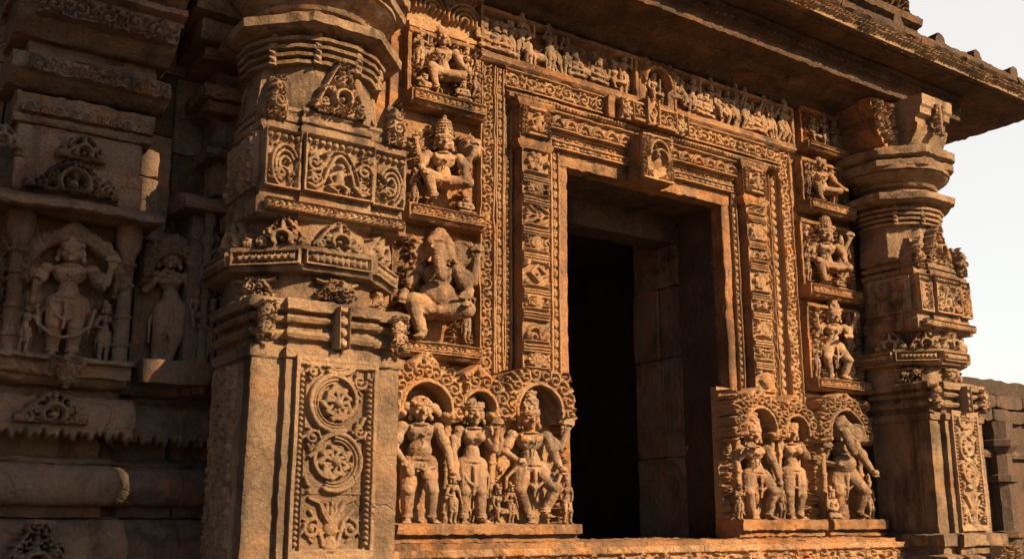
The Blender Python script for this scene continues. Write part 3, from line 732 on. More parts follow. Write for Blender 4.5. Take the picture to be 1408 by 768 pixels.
solid('crest_block', 3.455, 3.955, 3.945, 4.04, 3.732, 3.85, M['wall'], df)
f.mesh('crest_relief', M['relief'], (3.455, 3.943, 3.735), XA, NF, df, .008)
solid('crest_block', 3.40, 3.452, 3.965, 4.04, 3.735, 3.862, M['wall'], df); solid('crest_block', 3.62, 3.72, 3.92, 4.0, 3.729, 3.885, M['wall'], df)
f = HF(.09, .145, .0035); f.band(0, 0, .09, .145, 'lozenge', .01, 0, 1, .008); f.erode(); f.mesh('crest_relief', M['relief'], (3.625, 3.918, 3.735), XA, NF, df, .008)

def small_door_pilaster(x0, x1, y, seed, dx):
    """engaged pilaster: capital block with a tiny figure, shaft cut in alternating motifs"""
    w = x1 - x0; cx = (x0 + x1) / 2
    ps = solid('pilaster_shaft', x0 + .008, x1 - .008, y + .006, 4.08, 2.26, 3.44, M['wall'], df)
    f = HF(w - .016, 1.16, dx); W = w - .016; z = .02; k = 0
    mot = ['rosette', 'petal', 'scroll', 'lozenge', 'scroll', 'leaf', 'rosette']
    while z < 1.12:
        hh = (.10, .13, .085, .15)[(k + seed) % 4]
        f.rect(0, z, W, z + .010, .014); f.rect(0, z + .016, W, z + .022, .010)
        f.band(.012, z + .026, W - .012, min(z + hh, 1.155), mot[(k + seed) % 7], .014, 0, k + seed, .004, False)
        if k % 2 == 0:
            f.disk((W / 2, z + .026 + (hh - .026) / 2), min(W * .3, hh * .4), .012, .006); f.curl((W / 2, z + hh / 2 + .013), min(W * .24, hh * .3), 0, 1.2, 1, .006, .012, .01, False)
        z += hh
        f.rect(0, z + .004, W, z + .011, .013); f.rect(0, z + .016, W, z + .024, .017); z += .03; k += 1
    f.erode(.001, 1, seed, .4); f.mesh('shaft_carving', M['relief'], (x0 + .008, y + .003, 2.272), XA, NF, ps, .006)
    m = MB(); m.add(*stack([(x0 - .008, 4.08), (x0 - .008, y), (x1 + .008, y), (x1 + .008, 4.08)], cx, 4.02, [(3.43, -.01), (3.445, .012), (3.468, .02), (3.48, .0), (3.50, -.004), (3.50, 0), (3.655, 0), (3.66, .014), (3.685, .03), (3.70, .02)]))
    cp = m.build('pilaster_capital', M['wall'], df)
    f = HF(w, .15, .003); f.frame(0, 0, w, .15, .012, .012); f.band(0, 0, .03, .15, 'leaf', .012); f.band(w - .03, 0, w, .15, 'leaf', .012)
    c = w / 2; f.disk((c, .112), .016, .02); f.seg((c, .09), (c, .05), .02, .024, .018)
    for sx in (-1, 1): f.line([(c + sx * .018, .09), (c + sx * .042, .075), (c + sx * .028, .052)], .009, .007, .014); f.line([(c, .045), (c + sx * .04, .035), (c + sx * .012, .024)], .012, .009, .015)
    f.erode(.0008, 1, 2); f.mesh('capital_relief', M['relief'], (x0, y - .004, 3.502), XA, NF, cp, .01)
small_door_pilaster(2.812, 2.990, 3.965, 0, .0034)
small_door_pilaster(4.440, 4.612, 3.965, 3, .004)
# threshold
th = thing('door_threshold', (3.73, 4.0, 1.5), 'long worn stone threshold and plinth course under the doorway', 'threshold')
solid('step_slab', 2.0, 5.46, 3.83, 4.45, 1.30, 1.503, M['wall'], th, .012, .025, 2.2)
cnt[0] = 40
f = HF(3.5, .17, .0045)
f.rect(0, .135, 3.5, .17, .03)
for k in range(46): f.curl((.05 + k * .076, .075 + .02 * math.sin(k * 2.1)), .03, k, 1.1, (-1) ** k, .009, .02)
f.foliage(lambda x, y: y < .12, 160, .035, .02, 0, 8); f.erode(.003, 2, 4, .8); f.mesh('plinth_carving', M['relief'], (2.0, 3.80, 1.31), XA, NF, th, .05)
solid('plinth_base', 2.0, 5.46, 3.74, 4.4, 1.0, 1.296, M['wall'], th, .01, .04, 2)

# ---------------------------------------------------------------- library of small frieze figures (shared, copied into each frieze)
def arm2(l_el, l_w, r_el, r_w, lh=None, rh=None): return [(-1, l_el, l_w, lh), (1, r_el, r_w, rh)]
VL = .0115
lib = [
 body(.25, 'stand', 'bun', arm2((-.17, -.02, .18), (-.08, -.09, .24), (.18, -.02, .20), (.16, -.08, .36), None, 'lotus'), face=False, fingers=False, vox=VL, lean=.02, seed=1),
 body(.25, 'stand', 'tall', arm2((-.2, -.02, .2), (-.22, -.06, .36), (.18, -.02, .14), (.1, -.09, .04)), face=False, fingers=False, vox=VL, lean=-.03, legs=[(-.055, (-.1, -.06, .27), (-.07, 0, .045), 0), (.055, (.09, -.05, .28), (.12, 0, .045), 0)], seed=2),
 body(.25, 'seat', 'bun', arm2((-.18, -.02, .15), (-.15, -.1, .02), (.19, -.02, .2), (.14, -.08, .32)), face=False, fingers=False, vox=VL, hip=(0, 0, .32), seed=3),
 body(.25, 'stand', 'crown', arm2((-.19, -.02, .22), (-.13, -.06, .40), (.2, -.02, .19), (.25, -.06, .32), None, 'club'), face=False, fingers=False, vox=VL, lean=.03, legs=[(-.055, (-.05, -.06, .27), (-.10, 0, .045), 0), (.055, (.13, -.06, .28), (.03, -.02, .08), 0)], seed=4),
 body(.25, 'cross', 'bun', arm2((-.18, -.02, .14), (-.05, -.1, .08), (.18, -.02, .14), (.05, -.1, .08)), face=False, fingers=False, vox=VL, hip=(0, 0, .12), fat=.6, seed=5),
 body(.25, 'stand', 'bun', arm2((-.2, -.02, .12), (-.1, -.09, .08), (.18, -.02, .1), (.2, -.05, -.03)), face=False, fingers=False, vox=VL, female=True, seed=6),
]
for q in lib: q.name = 'small_figure'
def animal_mesh(H):
    f = Fig(); f.ell((0, 0, .42), (.30, .11, .15)); f.cap((-.26, 0, .45), (-.40, -.02, .62), .10, .075); f.cap((-.40, -.02, .62), (-.52, -.03, .55), .065, .045)
    for x, y in ((-.22, -.05), (-.15, .05), (.2, -.05), (.26, .05)): f.cap((x, y, .36), (x - .02, y, .18), .055, .04); f.cap((x - .02, y, .18), (x, y, .03), .036, .04)
    f.path([(.3, 0, .45), (.4, 0, .4), (.42, 0, .2)], .022, .018); f.cap((-.40, -.02, .68), (-.36, -.02, .76), .03, .02)
    me = f.mesh(.02, 1, 3, 2); me.transform(Matrix.Diagonal((H, H, H, 1))); me.name = 'small_animal'; return me
ani = animal_mesh(.22)
def crowd(parent, x0, x1, zf, y, step, mat, seed, hs=1.0, animals=True):
    R = random.Random(seed); x = x0 + step * .6
    while x < x1 - step * .45:
        if animals and R.random() < .16:
            put('carved_animal', ani, M[mat], parent, (x + .02, y + .006, zf), (.8 * hs, 1, .8 * hs), R.uniform(-.2, .2)); x += step * 1.5; continue
        k = R.randrange(len(lib)); s = hs * R.uniform(.86, 1.02); flip = R.choice((-1, 1))
        if k == 4: s *= 1.15
        put('carved_figure', lib[k], M[mat], parent, (x, y + R.uniform(-.004, .008), zf), (s * flip * 1.15, s * 1.1, s * 1.05), R.uniform(-.35, .35), R.uniform(-.12, .12))
        x += step * R.uniform(.8, 1.1)

def frieze(label, x0, x1, z0, z1, seed, step=.058, yb=4.05, depth=.055):
    t = thing('figure_frieze', ((x0 + x1) / 2, yb, z0), label, 'relief frieze', 'figure friezes above the doorway')
    w = x1 - x0; h = z1 - z0; f = HF(w, h, .004); f.frame(0, 0, w, h, .022, depth / GAIN); f.rect(0, 0, w, .034, depth + .004)
    f.foliage(lambda x, y: .03 < x < w - .03 and .05 < y < h - .03, int(w * 45), .026, .010, .0, seed); f.erode(.0015, 1, seed, .15)
    f.mesh('frieze_slab', M['wall'], (x0, yb, z0), XA, NF, t, .04)
    m = MB(); m.add(*extrude([(yb, z0 - .028), (yb - depth * .9, z0 - .022), (yb - depth - .012, z0 - .008), (yb - depth - .012, z0 + .004), (yb, z0 + .004)], x0, x1)); m.build('ledge', M['wall'], t)
    crowd(t, x0 + .01, x1 - .01, z0 + .034, yb - .022, step, 'figure', seed, (h - .045) / .25)
    return t
frieze('long upper frieze of carved figures above the left half of the doorway', 2.585, 3.650, 3.885, 4.165, 11)
frieze('long upper frieze of carved figures above the right half of the doorway', 3.925, 4.965, 3.885, 4.165, 23)
# centre niche of the frieze
t = thing('frieze_niche', (3.787, 4.05, 3.88), 'small arched niche with a seated figure between the two long friezes', 'carved niche')
f = HF(.262, .28, .0036); f.rect(0, 0, .262, .28, .052)
c = (.131, .14); a = ((f.U - c[0]) ** 2 + (f.Vv - c[1]) ** 2 < .085 ** 2) | ((np.abs(f.U - c[0]) < .085) & (f.Vv > .035) & (f.Vv < c[1])); f.H[a] = 0
f.line([(c[0] + .10 * math.cos(q), c[1] + .10 * math.sin(q)) for q in np.linspace(0, math.pi, 16)], .012, .012, .016, .052)
f.foliage(lambda x, y: y > .15 and (x - c[0]) ** 2 + (y - c[1]) ** 2 > .115 ** 2, 12, .03, .014, .052, 3); f.erode(.0014, 1, 2)
f.mesh('niche_slab', M['wall'], (3.656, 4.05, 3.885), XA, NF, t, .04)
put('seated_figure', lib[2], M['figure'], t, (3.787, 4.03, 3.905), (.95, 1.1, .95)); put('attendant_figure', lib[0], M['figure'], t, (3.73, 4.04, 3.92), (.55, .8, .6)); put('attendant_figure', lib[1], M['figure'], t, (3.845, 4.04, 3.92), (.55, .8, .6))

# ---------------------------------------------------------------- relief panels left and right of the door
def panel(label, x0, x1, z0, z1, seed, figs, yb=4.06, depth=.05, ledge=.065, kind='leaf', border=True, fol=1.0, group=None, side=None):
    t = thing('relief_panel', ((x0 + x1) / 2, yb, z0), label, 'relief panel', group)
    w = x1 - x0; h = z1 - z0; f = HF(w, h, .004)
    if border: f.rect(0, 0, .02, h, depth * .8); f.rect(w - .03, 0, w, h, depth * .8); f.rect(0, h - .022, w, h, depth)
    f.foliage(lambda x, y: .03 < x < w - .04 and ledge + .02 < y < h - .03 and (abs(x - w / 2) > w * .14 or y > h * .75), int(60 * fol), .036, .024, .0, seed)
    f.erode(.0016, 1, seed, .1)
    if border: f.band(w - .028, ledge, w, h - .02, 'bead', .01, depth * .8, seed, 0, True)
    f.mesh('panel_slab', M['wall'], (x0, yb, z0), XA, NF, t, .03)
    m = MB(); d = depth + .045; m.add(*extrude([(yb, z0 - .012), (yb - d + .012, z0 - .010), (yb - d, z0), (yb - d, z0 + ledge - .004), (yb - d + .006, z0 + ledge), (yb, z0 + ledge)], x0 - .004, x1 + .004)); lg = m.build('ledge', M['wall'], t)
    hband(x0 + .008, x1 - .008, z0 + .008, z0 + ledge - .008, kind, yb - d - .002, .008, parent=lg, fil=.005, thick=.006, name='ledge_carving')
    for g in figs:
        me, dx_, dz, s, nm, lab = g[:6]; yy = g[6] if len(g) > 6 else 0
        put(nm, me, M['figure'], t, (x0 + dx_, yb - .035 + yy, z0 + ledge + dz), (s[0], s[1], s[2]) if isinstance(s, tuple) else (s, s, s), 0.0 if me.name[:5] == 'small' else -.5 if nm[:8] == 'elephant' else -.3, 0.0, lab)
    return t
S4 = [(-1, (-.2, .0, .2), (-.24, -.05, .38), 'axe'), (1, (.2, .0, .2), (.25, -.05, .36), 'lotus')]
p_seated = body(.50, 'seat', 'crown', [(-1, (-.19, -.03, .12), (-.19, -.13, .03), 'bowl'), (1, (.19, -.03, .13), (.17, -.10, .0), 'conch')] + S4, hip=(0, 0, .29), vox=.0075, seed=11)
p_gan = body(.62, 'seat', 'elephant', [(-1, (-.22, -.03, .11), (-.23, -.12, .03), 'bowl'), (1, (.21, -.03, .12), (.19, -.12, .02), 'lotus'), (-1, (-.24, .0, .17), (-.27, -.03, .33), 'axe'), (1, (.24, .0, .2), (.26, -.03, .36), 'lotus')], hip=(0, 0, .27), fat=1.1, vox=.0060, headturn=.35, seed=12)
p_recl = body(.40, 'seat', 'bun', [(-1, (-.2, -.03, .18), (-.26, -.08, .30), None), (1, (.2, -.03, .13), (.26, -.10, .02), None)], hip=(0, 0, .27), vox=.0085, lean=-.02, seed=13)
p_dance = body(.46, 'stand', 'tall', [(-1, (-.2, -.02, .22), (-.24, -.08, .36), None), (1, (.2, -.02, .14), (.08, -.13, .12), None), (-1, (-.22, .0, .12), (-.27, -.04, .0), 'club'), (1, (.21, .0, .22), (.26, -.03, .37), 'disc')], legs=[(-.055, (-.13, -.09, .30), (-.05, 0, .05), -.4), (.055, (.14, -.07, .28), (.11, 0, .05), .4)], vox=.0085, lean=.02, seed=14)
p_gan2 = body(.46, 'stand', 'elephant', [(-1, (-.2, -.02, .14), (-.13, -.12, .12), 'bowl'), (1, (.2, -.02, .12), (.2, -.10, .0), 'club'), (-1, (-.22, .0, .2), (-.25, -.04, .35), 'axe')], fat=.9, vox=.0085, seed=15)
G1 = 'square relief panels stacked left of the doorway'; G2 = 'square relief panels stacked right of the doorway'
# topmost, half round ornaments
t = thing('relief_panel', (2.41, 4.06, 3.95), 'topmost panel left of the doorway, carved with big round swirls', 'relief panel', G1)
f = HF(.42, .30, .004); f.rect(0, 0, .42, .03, .03)
for k, cc in enumerate(((.12, .12), (.31, .10), (.22, .24), (.03, .22), (.40, .24))):
    for r_ in (.095, .07, .045, .02): f.line([(cc[0] + r_ * math.cos(q), cc[1] + r_ * math.sin(q)) for q in np.linspace(-.2, math.pi + .2, 14)], .010, .010, .022)
f.erode(.0015, 1, 3, .2); f.mesh('panel_slab', M['relief'], (2.19, 4.05, 3.945), XA, NF, t, .03)
panel('upper relief left of the doorway: bare-headed figure seated among a crowd of attendants', 2.185, 2.600, 3.535, 3.930, 31,
      [(p_recl, .20, .02, (1.15, 1.1, 1.08), 'seated_figure', None), (lib[0], .07, .13, (.8, 1, .8), 'attendant_figure', None, .01), (lib[1], .34, .12, (.75, 1, .75), 'attendant_figure', None, .01), (lib[3], .385, .05, (.6, .9, .7), 'attendant_figure', None, .0), (lib[4], .30, .0, (.8, .9, .7), 'dwarf_figure', None, -.02), (lib[4], .09, .0, (.75, .9, .6), 'dwarf_figure', None, -.01), (ani, .12, .0, (.7, .8, .5), 'carved_animal', None, -.02), (lib[5], .13, .16, (.55, .8, .6), 'attendant_figure', None, .015)], group=G1, fol=.8)
panel('second relief left of the doorway: tall-crowned deity seated with one leg hanging, holding a lotus', 2.185, 2.600, 2.965, 3.470, 32,
      [(p_seated, .20, .02, (1.16, 1.1, .90), 'seated_deity', None, -.01), (lib[4], .33, .0, (.9, 1, .6), 'dwarf_figure', None, -.01), (lib[5], .055, .0, (.6, .9, .7), 'attendant_figure', None, .0)], group=G1, fol=.6, border=False)
f = HF(.13, .13, .0034, -.01); f.disk((.065, .065), .058, .035, 0); [f.seg((.065, .065), (.065 + .045 * math.cos(q), .065 + .045 * math.sin(q)), .008, .016, .02, .02) for q in np.arange(0, 6.2, .9)]; f.disk((.065, .065), .017, .03, .025); f.erode(.001)
f.mesh('lotus_boss', M['relief'], (2.475, 4.03, 3.31), XA, NF, bpy.data.objects['relief_panel.002'], .03, cut=True)
panel('third relief left of the doorway: pot-bellied elephant-headed god seated above the arched niches', 2.150, 2.585, 2.325, 2.930, 33,
      [(p_gan, .215, .005, (1.12, 1.15, 1.0), 'elephant_headed_figure', None, -.01), (lib[0], .385, .02, (.7, .9, .9), 'attendant_figure', None, .0), (lib[4], .385, .29, (.6, .8, .5), 'dwarf_figure', None, .0)], group=G1, fol=.8, border=False)
f = HF(.13, .13, .0034, -.01); f.disk((.065, .065), .05, .04, 0); [f.seg((.065, .065), (.065 + .045 * math.cos(q), .065 + .045 * math.sin(q)), .008, .016, .02, .02) for q in np.arange(0, 6.2, .9)]; f.erode(.001)
f.mesh('lotus_boss', M['relief'], (2.475, 4.03, 2.77), XA, NF, bpy.data.objects['relief_panel.003'], .03, cut=True)
panel('topmost relief right of the doorway, partly in the shade of the eave', 5.06, 5.47, 3.925, 4.215, 34,
      [(lib[2], .12, .0, (.95, 1, .9), 'seated_figure', None), (lib[1], .24, .0, (.8, 1, .85), 'attendant_figure', None), (lib[5], .34, .0, (.75, 1, .85), 'attendant_figure', None)], group=G2, ledge=.04, fol=.7)
panel('second relief right of the doorway: seated figure with raised arms in a framed square', 5.04, 5.49, 3.510, 3.860, 35,
      [(p_recl, .20, .0, (1.25, 1.1, .95), 'seated_figure', None), (lib[5], .31, .0, (.8, 1, .95), 'attendant_figure', None), (lib[0], .055, .04, (.6, 1, .8), 'attendant_figure', None)], group=G2, fol=.8)
panel('third relief right of the doorway: crowned deity seated cross-legged between attendants', 4.99, 5.49, 2.955, 3.445, 36,
      [(p_seated, .23, .01, (1.3, 1.1, .95), 'seated_deity', None), (lib[3], .38, .05, (1, 1, 1.1), 'attendant_figure', None), (lib[0], .05, .02, (.7, 1, .9), 'attendant_figure', None), (lib[4], .36, .0, (.9, 1, .6), 'dwarf_figure', None)], group=G2)
panel('lowest square relief right of the doorway: dancing figure leaning among attendants above the niches', 5.0, 5.50, 2.375, 2.905, 37,
      [(p_dance, .23, .0, (1.3, 1.1, .95), 'dancing_figure', None), (lib[4], .37, .0, (1, 1, 1), 'dwarf_figure', None), (lib[3], .385, .17, (.9, 1, .9), 'attendant_figure', None), (lib[0], .06, .0, (.8, 1, .9), 'attendant_figure', None)], group=G2)

# ---------------------------------------------------------------- the six lower niches
def pedestal(parent, x0, x1, yf, z0=1.49, z1=1.585, yb=4.08, mat='wall'):
    m = MB(); m.add(*extrude([(yb, z0), (yf + .05, z0), (yf + .05, z0 + .010), (yf + .028, z0 + .016), (yf + .028, z0 + .030), (yf + .045, z0 + .034), (yf + .045, z0 + .044), (yf, z0 + .052), (yf, z1 - .008), (yf + .008, z1), (yb, z1)], x0, x1)); return m.build('pedestal', M[mat], parent, 1.8)
def niche(label, x0, x1, z0, z1, cx, spring, ra, figs, yb=4.045, dep=.115, group=None, seed=0, crest=.05, post=(True, True), cat='carved niche', mat='relief', yf=3.875, ped=True, thick=.085, pz=(1.49, 1.585), figmat='figure', pointed=.0, dx=.0036, flame=True):
    t = thing('figure_niche', ((x0 + x1) / 2, yb, z0), label, cat, group)
    w = x1 - x0; h = z1 - z0; f = HF(w, h, dx); c = (cx - x0, spring - z0)
    U, V = f.U - c[0], f.Vv - c[1]; rr = np.hypot(U, V * (1 - pointed)); up = V > -.0
    # arch ring
    ring = (rr > ra) & (rr < ra + thick * (1.02 + .06 * np.sin(np.arctan2(V, U) * 17))) & (V > -.045); f.H[ring] = dep * (1 - .15 * ((rr[ring] - ra - thick / 2) / thick * 2) ** 2)
    for sg, on in ((-1, post[0]), (1, post[1])):
        if not on: continue
        px = c[0] + sg * (ra + .022); a = (np.abs(f.U - px) < .020) & (V < .0); f.H[a] = np.maximum(f.H[a], dep * .55 + .02 * np.sqrt(np.clip(1 - ((f.U[a] - px) / .020) ** 2, 0, 1)))
        for k in range(4):
            z = .05 + k * (c[1] - .06) / 4; f.seg((px - .014, z), (px + .014, z), .010, .010, .007, dep * .62)
        f.seg((px - .03, c[1] - .02), (px + .03, c[1] - .02), .022, .022, .03, dep * .6)
    R = random.Random(seed)
    rim = lambda a_, q: (c[0] + (ra + q) * math.cos(a_), c[1] + (ra + q) * math.sin(a_) / (1 - pointed))
    n = max(6, int(math.pi * (ra + thick * .6) / (thick * .62)))
    for i in range(n + 1):
        a = math.pi * i / n; p = rim(a, thick * .58)
        f.curl(p, thick * .40, a + 1 + R.uniform(-.3, .3), 1.25, 1 if a > math.pi / 2 else -1, .0085, .026, dep * .80, False, .004)
        for q in (-.5, 0, .5):
            aa = a + q * math.pi / n; p1 = rim(aa, thick * .72); p2 = rim(aa + R.uniform(-.03, .03), thick * R.uniform(1.02, 1.2)); f.seg(p1, p2, .012, .009, .024, dep * .68)
    f.line([rim(a, .007) for a in np.linspace(-.15, math.pi + .15, 24)], .010, .010, .012, dep)
    f.line([rim(a, .021) for a in np.linspace(-.1, math.pi + .1, 24)], .0045, .0045, .008, dep)
    if crest: f.curl(rim(math.pi / 2, thick + crest * .35), crest * .5, 1, 1.2, 1, .009, .02, dep * .85); f.line([rim(1.9, thick), rim(math.pi / 2, thick + crest), rim(1.24, thick)], .018, .018, .02, dep * .7)
    f.foliage(lambda x, y: y > c[1] - .03 and ra + thick * .95 < math.hypot(x - c[0], y - c[1]) and y < c[1] + (ra + thick) * .86, int(w * 70), .042, .03, dep * .6, seed + 1)
    f.foliage(lambda x, y: y < c[1] - .05 and abs(x - c[0]) > ra + .05, int(w * 40), .03, .02, .02, seed + 2)
    f.erode(.0022, 1, seed, .18); f.mesh('niche_surround', M[mat], (x0, yb, z0), XA, NF, t, .04)
    if ped: pedestal(t, x0 - .006, x1 + .004, yf, *pz, mat='wall' if mat == 'relief' else mat)
    for g in figs:
        nm, me, x, z, s, y = g[:6]
        put(nm, me, M[figmat], t, (x, y, z), s if isinstance(s, tuple) else (s, s, s), 0 if me.name[:5] == 'small' else -.45 if nm[:8] == 'elephant' else -.25)
    return t
N1 = body(.545, 'stand', 'curls', [(-1, (-.20, -.03, .10), (-.155, -.13, .00), None), (1, (.215, -.02, .08), (.215, -.10, -.075), 'bowl')], fat=.35, legs=[(-.06, (-.095, -.06, .265), (-.08, 0, .05), -.25), (.06, (.085, -.06, .27), (.10, 0, .05), .3)], vox=.0058, skirt=False, headturn=.0, seed=21,
          attrs=[('path', [(-.1, -.08, .46), (0, -.13, .43), (.1, -.08, .46)], (.016, .016)), ('ell', (-.09, -.09, .42), (.04, .03, .05)), ('ell', (.03, -.10, .40), (.04, .03, .05)), ('cap', ((.27, .0, .4), (.27, .02, .70)), (.02, .03))])
N2 = body(.525, 'stand', 'bun', [(-1, (-.165, -.02, .10), (-.15, -.06, -.06), None), (1, (.17, -.03, .12), (.17, -.08, .27), 'lotus')], female=True, lean=.015, legs=[(-.05, (-.058, -.03, .27), (-.055, 0, .045), -.1), (.05, (.062, -.04, .27), (.09, 0, .045), .4)], vox=.0062, seed=22)
N3 = body(.575, 'stand', 'tall', [(-1, (-.205, -.02, .13), (-.14, -.12, .04), 'bowl'), (1, (.20, -.03, .08), (.20, -.11, -.02), 'bowl'), (-1, (-.235, .0, .11), (-.235, -.02, .30), 'lotus'), (1, (.24, .0, .17), (.285, -.03, .31), 'lotus')], lean=-.02,
          legs=[(-.06, (-.115, -.07, .29), (-.015, -.02, .05), -.15), (.06, (.15, -.10, .31), (.085, -.06, .10), .15)], vox=.0056, seed=23,
          attrs=[('path', [(.25, 0, .47), (.2, -.04, .35), (.24, 0, .22)], (.016, .012)), ('path', [(-.12, -.05, .5), (-.2, -.03, .4), (-.19, 0, .25)], (.014, .012))])
GN = 'arched niches with standing figures beside the doorway'
niche('niche with a stocky curly-haired guardian, next to the left pillar', 2.115, 2.458, 1.58, 2.33, 2.268, 2.075, .118, [('guardian_figure', N1, 2.268, 1.583, (1.10, 1.2, .99), 3.985), ('attendant_figure', lib[5], 2.43, 1.583, (.75, 1, .85), 3.96)], seed=41, group=GN)
niche('narrow niche with a slender female figure, between the guardian and the crowned deity', 2.462, 2.700, 1.58, 2.30, 2.545, 2.09, .082, [('female_figure', N2, 2.540, 1.583, (1.12, 1.2, 1.02), 3.985), ('attendant_figure', lib[2], 2.665, 1.583, (.7, 1, .8), 3.95)], seed=42, group=GN, crest=.03)
niche('widest niche with a tall-crowned four-armed deity, at the left edge of the door opening', 2.704, 3.093, 1.58, 2.30, 2.885, 2.10, .125, [('crowned_deity', N3, 2.875, 1.583, (1.12, 1.2, .92), 3.985), ('attendant_figure', lib[1], 3.045, 1.583, (.75, 1, .85), 3.93), ('attendant_figure', lib[5], 2.735, 1.583, (.6, 1, .7), 3.95)], seed=43, group=GN, crest=.015, post=(False, False), thick=.095, flame=False)
N4 = body(.545, 'stand', 'tall', [(-1, (-.20, -.02, .12), (-.13, -.12, .22), 'lotus'), (1, (.20, -.03, .08), (.19, -.08, -.06), 'club'), (-1, (-.235, .0, .17), (-.26, -.03, .36), 'disc')], lean=-.03, legs=[(-.06, (-.12, -.07, .29), (-.04, -.0, .05), -.3), (.06, (.12, -.09, .30), (.10, -.02, .05), .3)], vox=.0075, seed=24)
N5 = body(.52, 'stand', 'bun', [(-1, (-.17, -.02, .10), (-.19, -.06, -.03), None), (1, (.17, -.03, .12), (.19, -.08, .10), 'lotus')], female=True, lean=-.02, legs=[(-.05, (-.08, -.04, .27), (-.05, 0, .045), -.2), (.05, (.05, -.04, .27), (.05, 0, .045), .2)], vox=.0075, seed=25)
N6 = body(.53, 'stand', 'elephant', [(-1, (-.20, -.03, .14), (-.20, -.12, .20), 'lotus'), (1, (.22, -.03, .10), (.24, -.10, .0), 'bowl'), (-1, (-.22, -.02, .10), (-.13, -.14, .06), 'bowl')], fat=.9, headturn=.5, legs=[(-.06, (-.09, -.07, .28), (-.05, -.0, .05), -.2), (.06, (.15, -.09, .30), (.12, -.02, .07), .5)], vox=.0075, seed=26)
niche('niche with a tall-crowned deity leaning beside a club, right of the door opening', 4.20, 4.60, 1.60, 2.33, 4.42, 2.09, .118, [('crowned_deity', N4, 4.42, 1.603, (1.2, 1.2, .92), 3.985), ('attendant_figure', lib[0], 4.24, 1.603, (.7, 1, .75), 3.95), ('attendant_figure', lib[1], 4.575, 1.603, (.7, 1, .75), 3.95)], seed=44, group=GN, pz=(1.50, 1.605), crest=.03)
niche('narrow niche with a female figure, middle one of the three right of the doorway', 4.604, 4.88, 1.60, 2.32, 4.725, 2.09, .09, [('female_figure', N5, 4.73, 1.603, (1.22, 1.2, 1.03), 3.985)], seed=45, group=GN, pz=(1.50, 1.605), crest=.03, post=(True, False))
niche('niche with a standing elephant-headed god, next to the right pillar', 4.94, 5.43, 1.60, 2.345, 5.17, 2.09, .15, [('elephant_headed_figure', N6, 5.18, 1.603, (1.25, 1.2, 1.06), 3.985), ('attendant_figure', lib[4], 4.99, 1.603, (1.0, 1, 1.1), 3.93), ('attendant_figure', lib[1], 5.37, 1.603, (.8, 1, .9), 3.95)], seed=46, group=GN, pz=(1.50, 1.605), crest=.03)
#PART3
# ================================================================ PILLARS
def gable(parent, name, mat, cx, z0, w, h, y=None, path=None, dx=.0034, hh=.022, seed=0):
    """flame-shaped gable ornament (a relief with an uneven outline)"""
    f = HF(w, h, dx, -.006); c = w / 2
    inside = lambda x, y_: abs(x - c) < (w / 2) * (1 - (y_ / h)) ** .8 * .92
    f.foliage(inside, int(w * h * 1300), .034 * (w / .2) ** .3, hh, .002, seed)
    for sx in (-1, 1): f.line([(c + sx * w * .46 * (1 - k / 8) ** .85, .012 + h * .93 * k / 8) for k in range(8)], .009, .006, hh * .9, .002)
    f.line([(c + w * .15 * math.cos(a), h * .26 + w * .15 * math.sin(a)) for a in np.linspace(-.5, math.pi + .5, 14)], .011, .011, hh * 1.4, .002, .004)
    f.disk((c, h * .26), w * .06, hh * 1.1, .0)
    for k in range(5): f.disk((c, h * (.55 + k * .095)), .016 - k * .0022, hh * 1.1, .0)
    for sx in (-1, 1):
        f.curl((c + sx * w * .36, h * .15), w * .09, 1, 1.3, sx, .008, hh, .002); f.curl((c + sx * w * .22, h * .42), w * .065, 1, 1.2, sx, .007, hh, .002)
        f.line([(c + sx * w * .47, .006), (c + sx * w * .3, h * .1), (c + sx * w * .2, h * .04)], .009, .009, hh * .7, .002)
    f.seg((c - w * .45, .006), (c + w * .45, .006), .008, .008, hh * .6, .002)
    f.erode(.001, 1, seed)
    if path is None: return f.mesh(name, M[mat], (cx - c, y, z0), XA, NF, parent, .01, cut=True, amp=.4)
    return f.mesh(name, M[mat], (0, 0, z0), XA, NF, parent, .01, path=path, cut=True, amp=.4)
def arc(cx, cy, R, a0, a1, n=24): return [(cx + R * math.sin(a), cy - R * math.cos(a)) for a in np.linspace(a0, a1, n)]

